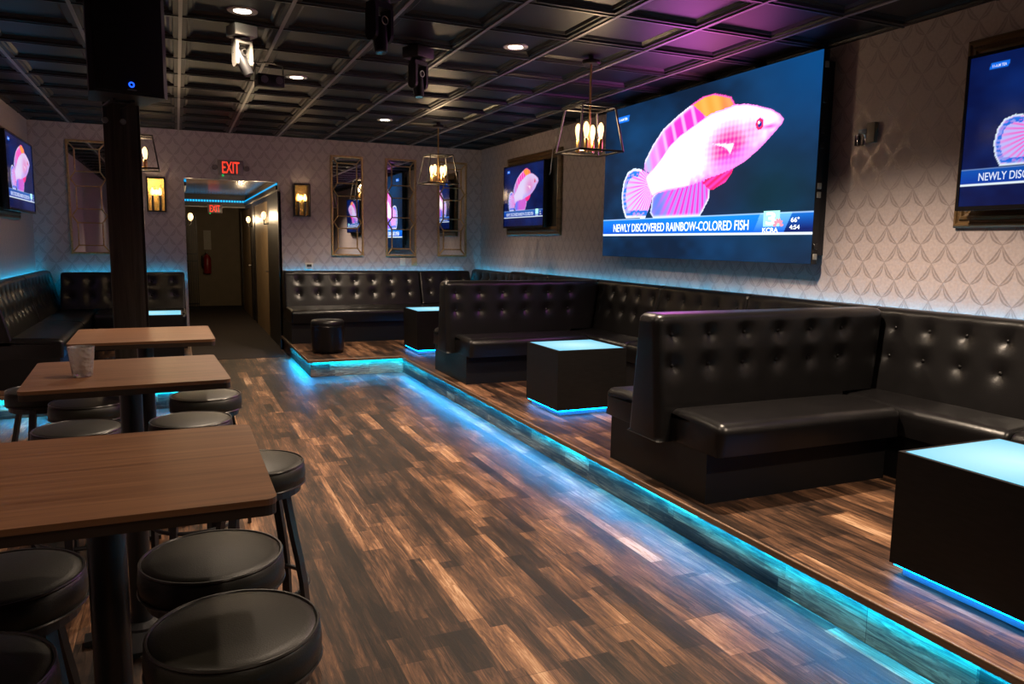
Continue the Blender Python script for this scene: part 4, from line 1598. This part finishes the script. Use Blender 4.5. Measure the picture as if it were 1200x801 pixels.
exit_sign('red lit EXIT sign above the hallway opening', (0.675, YB, 2.318))
exit_sign('small red EXIT sign deep inside the hallway on the dark beam', (0.705, 16.085, 2.0), 0.9, False)

# thermostat and switch plates
t = thing('thermostat', 'white thermostat just above the wide end-wall bench', 'thermostat', (1.64, YB, 1.085))
MB().bbox(-0.055, 0.055, -0.025, -0.001, 0, 0.09, 0.006, 2).build('case', WHITE_PLASTIC, t)
MB().box(-0.032, 0.032, -0.0265, -0.025, 0.035, 0.072).build('display', mat('lcd grey', (0.07, 0.07, 0.06), 0.25), t, smooth=False)
MB().box(-0.02, 0.02, -0.0265, -0.025, 0.012, 0.022).build('button', mat('grey key', (0.3, 0.3, 0.29), 0.4), t, smooth=False)
for x, m, l in ((2.955, WHITE_PLASTIC, 'white switch plate under the middle lattice mirror'),
                (3.125, mat('tan plate', (0.42, 0.31, 0.18), 0.4, noise=0.05), 'tan switch plate right of the white one under the middle mirror')):
    t = thing('switch_plate', l, 'switch', (x, YB, 1.138), 0, 'switch plates on the end wall')
    MB().bbox(-0.04, 0.04, -0.008, -0.001, 0, 0.115, 0.003, 2).build('plate', m, t)
    MB().box(-0.012, 0.012, -0.014, -0.0081, 0.04, 0.075).build('rocker', m, t, smooth=False)


# ================================================================== PENDANTS
def pendant(label, loc, first=None):
    if first:
        return dup(first, loc, None, label)
    t = thing('lantern_pendant', label, 'pendant lamp', loc, 0, 'open cage lantern pendants')
    MB().lathe([(0.001, -0.028), (0.062, -0.028), (0.068, -0.018), (0.066, -0.001), (0.02, -0.001), (0.02, 0.06), (0.001, 0.06)], 30).build('ceiling_canopy', BRONZE, t)
    MB().tube([(0, 0, -0.02), (0, 0, -0.655)], 0.0075, 10).build('rod', BRASS, t)
    z1, z0 = -0.345, -0.665
    a, b = 0.137, 0.185
    f = MB()
    top = [(-a, -a, z1), (a, -a, z1), (a, a, z1), (-a, a, z1)]
    bot = [(-b, -b, z0), (b, -b, z0), (b, b, z0), (-b, b, z0)]
    for i in range(4):
        j = (i + 1) % 4
        f.tube([top[i], top[j]], 0.0075, 6).tube([bot[i], bot[j]], 0.0085, 6).tube([top[i], bot[i]], 0.0075, 6)
    f.tube([(-a, 0, z1), (a, 0, z1)], 0.006, 6)
    f.build('cage', BRONZE, t)
    c = MB()
    c.tube([(-0.065, -0.065, -0.65), (0.065, 0.065, -0.65)], 0.007, 8).tube([(-0.065, 0.065, -0.65), (0.065, -0.065, -0.65)], 0.007, 8)
    c.lathe([(0.001, -0.668), (0.03, -0.665), (0.03, -0.64), (0.001, -0.635)], 20)
    c.build('cross_arm', BRASS, t)
    for x, y in ((-0.062, -0.062), (0.062, -0.062), (0.062, 0.062), (-0.062, 0.062)):
        so = MB().lathe([(0.010, -0.665), (0.0165, -0.655), (0.0165, -0.575), (0.013, -0.57)], 16, (x, y, 0)).build('socket', BRASS, t)
        MB().lathe([(0.010, -0.57), (0.014, -0.55), (0.022, -0.505), (0.020, -0.475), (0.010, -0.455), (0.003, -0.45)], 16, (x, y, 0)).build('bulb', BULB_M, so)
    glow(t, (0, 0, -0.50), 17.0, 0.08)
    return t


pe = pendant('cage lantern pendant hanging in front of the big video wall', (2.862, 5.125, H))
pendant('cage lantern pendant hanging in front of the far lattice mirrors', (2.84, 8.68, H), pe)
pendant('cage lantern pendant at the left, half hidden by the dark column', (-0.32, 8.62, H), pe)


# ================================================================== DOWNLIGHTS
HP = H + 0.0315        # face of the recessed ceiling panels


def downlight(label, x, y, first=None):
    if first:
        t = dup(first, (x, y, HP), None, label)
    else:
        t = thing('recessed_downlight', label, 'ceiling light', (x, y, HP), 0, 'round recessed downlights')
        MB().lathe([(0.052, -0.0035), (0.070, -0.010), (0.088, -0.006), (0.090, -0.0005), (0.052, -0.0006)], 36).build('trim_ring', mat('white trim ring', (0.6, 0.58, 0.55), 0.4, noise=0.02), t)
        MB().lathe([(0.001, -0.006), (0.052, -0.005), (0.052, -0.001), (0.001, -0.001)], 36).build('lens', LAMP_M, t)
        MB().lathe([(0.048, -0.0008), (0.048, 0.03), (0.001, 0.03)], 24).build('housing', BLACK_METAL, t)
    return t


def spot(x, y, w=DOWNLIGHT_W, size=128):
    ld = bpy.data.lights.new('downlight_beam', 'SPOT')
    ld.energy = w
    ld.color = DOWN_COL
    ld.spot_size = math.radians(size)
    ld.spot_blend = 0.75
    ld.shadow_soft_size = 0.05
    lo = bpy.data.objects.new('downlight_beam', ld)
    sc.collection.objects.link(lo)
    lo.location = (x, y, H - 0.02)
    return lo


d0 = downlight('bright recessed ceiling light right above the white moving head', 0.42, 5.11)
downlight('recessed ceiling light beyond the twin-lens effect box', 0.99, 6.90, d0)
downlight('recessed ceiling light between the black moving heads and the near lantern', 2.25, 5.13, d0)
downlight('recessed ceiling light farthest away, near the far lantern', 2.23, 8.765, d0)
# the four lamps in view, then unseen ones outside the frame, some added as fill
for x, y, w in ((0.42, 5.11, 200), (0.99, 6.90, 250), (2.25, 5.13, 260), (2.23, 8.765, 270),
                (2.62, 3.25, 480), (3.0, 1.0, 310), (0.9, 2.7, 90), (0.7, -0.6, 50), (-0.7, 1.1, 45)):
    spot(x, y, w)

# ================================================================== STAGE LIGHTS


def moving_head(name, label, loc, rotz, body, tilt, s=1.0):
    t = thing(name, label, 'stage light', loc, rotz, 'moving head stage lights')
    b = MB().bbox(-0.075 * s, 0.075 * s, -0.07 * s, 0.07 * s, -0.075 * s, -0.004, 0.008, 2)
    base = b.build('base', body, t)
    MB().lathe([(0.05 * s, -0.09 * s), (0.05 * s, -0.0755 * s)], 20).build('swivel', BLACK_PLASTIC, base)
    y = MB()
    y.box(-0.055 * s, 0.055 * s, -0.03 * s, 0.03 * s, -0.115 * s, -0.09 * s)
    arms = y
    for sx in (-1, 1):
        arms.prism([(sx * 0.055 * s, -0.035 * s), (sx * 0.038 * s, -0.035 * s), (sx * 0.038 * s, 0.035 * s), (sx * 0.055 * s, 0.035 * s)], -0.225 * s, -0.1151 * s)
        arms.lathe([(0.036 * s, sx * 0.0378 * s), (0.036 * s, sx * 0.0555 * s)], 20, (0, 0, -0.225 * s), 'x')
    yo = arms.build('yoke', body, t)
    MB().torus(0.018 * s, 0.003, (0, 0, 0), 20, 6, 'y').build('emblem', SILVER, yo).location = (0, -0.037 * s, -0.17 * s)
    hd = MB()
    prof = [(0.012 * s, -0.075 * s), (0.032 * s, -0.07 * s), (0.036 * s, -0.02 * s), (0.034 * s, 0.05 * s), (0.030 * s, 0.085 * s), (0.024 * s, 0.088 * s)]
    hd.lathe(prof, 24)
    h = hd.build('head', BLACK_PLASTIC, t)
    h.location = (0, 0, -0.225 * s)
    h.rotation_euler = tilt
    MB().lathe([(0.001, 0.0885 * s), (0.024 * s, 0.0882 * s), (0.024 * s, 0.086 * s), (0.001, 0.086 * s)], 20).build('lens', mat('lens glass', (0.03, 0.02, 0.05), 0.08), h)
    return t


HEADT = (PI, 0.35, 0.0)
moving_head('moving_head_light', 'pale moving head stage light under the brightest ceiling light', (0.43, 5.33, H), 0.35, GREY_METAL, (PI - 0.2, -0.4, 0))
moving_head('moving_head_light', 'black moving head stage light at the top edge, left of centre', (1.03, 4.15, H), 0.5, BLACK_PLASTIC, (PI - 0.15, 0.05, 0), 1.15)
moving_head('moving_head_light', 'black moving head stage light hanging just past the one at the top edge', (1.595, 5.33, H), 0.5, BLACK_PLASTIC, (PI - 0.15, 0.05, 0), 1.1)
moving_head('moving_head_light', 'dark moving head stage light at the top edge before the loudspeaker', (-0.17, 3.72, H), 0.3, BLACK_PLASTIC, (PI - 0.15, 0.05, 0), 0.75)

t = thing('effect_light', 'small black twin-lens effect light under the ceiling grid', 'stage light', (0.70, 6.30, H), 0.12)
MB().bbox(-0.10, 0.10, -0.07, 0.07, -0.19, -0.10, 0.008, 2).build('body', BLACK_PLASTIC, t)
for sx in (-1, 1):
    MB().lathe([(0.028, -0.085), (0.028, -0.0705), (0.0, -0.0705)], 20, (sx * 0.055, 0, -0.145), 'y').build('lens', mat('grey lens', (0.10, 0.10, 0.11), 0.1), t)
MB().bar([(-0.104, 0, -0.145), (-0.104, 0, -0.02), (0, 0, -0.006), (0.104, 0, -0.02), (0.104, 0, -0.145)], 0.03, 0.004, (0, 1, 0)).build('bracket', BLACK_METAL, t, smooth=False)
MB().box(-0.04, 0.04, -0.02, 0.02, -0.008, -0.003).build('clamp', BLACK_METAL, t, smooth=False)

# ================================================================== LOUDSPEAKER ON THE COLUMN
t = thing('loudspeaker', 'big black loudspeaker bracketed high on the dark column', 'loudspeaker', (-0.228, 4.62, 2.20), 0.26)
W2, D2, HS = 0.185, 0.20, 0.565
poly = [(-W2, -0.13), (-W2 + 0.02, -0.15), (W2 - 0.02, -0.15), (W2, -0.13), (W2 - 0.05, D2 - 0.02), (-W2 + 0.05, D2 - 0.02)]
cab = MB().prism(poly, 0, HS)
cab.build('cabinet', BLACK_PLASTIC, t, smooth=False)
MB().bbox(-W2 + 0.022, W2 - 0.022, -0.162, -0.1505, 0.012, HS - 0.012, 0.005, 2).build('grille', GRILLE, t)
MB().torus(0.011, 0.0035, (0.005, -0.165, 0.048), 20, 6, 'y').build('power_light', POWER_BLUE, t)
MB().box(-0.015, 0.028, -0.1645, -0.1622, 0.020, 0.026).build('badge', SILVER, t, smooth=False)
br = MB()
for x in (-0.045, 0.045):
    br.box(x - 0.008, x + 0.008, 0.0, 0.268, -0.012, -0.002)
    br.box(x - 0.008, x + 0.008, 0.262, 0.272, -0.10, -0.012)
br.box(-0.055, 0.055, 0.05, 0.10, -0.0125, -0.0015)
bo = br.build('bracket', BLACK_METAL, t, smooth=False)
for x in (-0.045, 0.045):
    MB().lathe([(0.016, 0.248), (0.016, 0.261)], 14, (x, 0, -0.085), 'y').build('bolt', SILVER, bo)

# ================================================================== HALLWAY THINGS
t = thing('fire_extinguisher', 'red fire extinguisher hanging on the far hallway wall', 'fire extinguisher', (0.60, HY, 0.72))
MB().lathe([(0.02, 0.0), (0.075, 0.01), (0.08, 0.03), (0.08, 0.34), (0.055, 0.40), (0.025, 0.42), (0.02, 0.45)], 24, (0, -0.09, 0)).build('cylinder', RED, t)
MB().box(-0.015, 0.015, -0.16, -0.07, 0.45, 0.48).build('handle', BLACK_METAL, t, smooth=False)
MB().tube([(-0.03, -0.09, 0.44), (-0.10, -0.09, 0.40), (-0.11, -0.09, 0.2), (-0.09, -0.09, 0.12)], 0.012, 8).build('hose', BLACK_PLASTIC, t)
MB().box(-0.03, 0.03, -0.012, -0.001, 0.15, 0.42).build('wall_bracket', BLACK_METAL, t, smooth=False)
t = thing('notice_board_strip', 'pale paper notices pinned above the fire extinguisher', 'notice', (0.62, HY, 1.25))
MB().box(-0.075, 0.075, -0.006, -0.001, 0, 0.42).build('backing', CREAM, t, smooth=False)
MB().box(-0.065, 0.06, -0.009, -0.0061, 0.02, 0.19).build('sheet', PAPERS, t, smooth=False)
MB().box(-0.055, 0.068, -0.009, -0.0061, 0.21, 0.40).build('sheet', PAPERS, t, smooth=False)
t = thing('folding_gate', 'dark folding security gate pushed to the left of the far hallway', 'gate', (DX0 + 0.03, 17.4, 0))
for k in range(8):
    MB().box(0.0 + k * 0.034, 0.014 + k * 0.034, 0.03 * (k % 2), 0.03 * (k % 2) + 0.02, 0.02, 1.96).build('upright', BLACK_METAL, t, smooth=False)
g = MB()
for z in (0.1, 1.0, 1.15, 1.88):
    g.box(0.0, 0.252, 0.0505, 0.06, z, z + 0.03)
g.build('crosspiece', BLACK_METAL, t, smooth=False)
MB().box(-0.005, 0.262, -0.005, 0.065, 0.003, 0.0195).build('floor_track', BLACK_METAL, t, smooth=False)

# dim warm bulbs of the hallway light it through their own glow
for x, y, z in ((1.10, 11.98, 1.84), (1.10, 14.65, 1.84), (0.26, 12.6, 1.82)):
    ld = bpy.data.lights.new('hallway_bulb', 'POINT')
    ld.energy = 15.0
    ld.color = (1.0, 0.72, 0.42)
    ld.shadow_soft_size = 0.04
    lo = bpy.data.objects.new('hallway_bulb', ld)
    sc.collection.objects.link(lo)
    lo.location = (x, y, z)
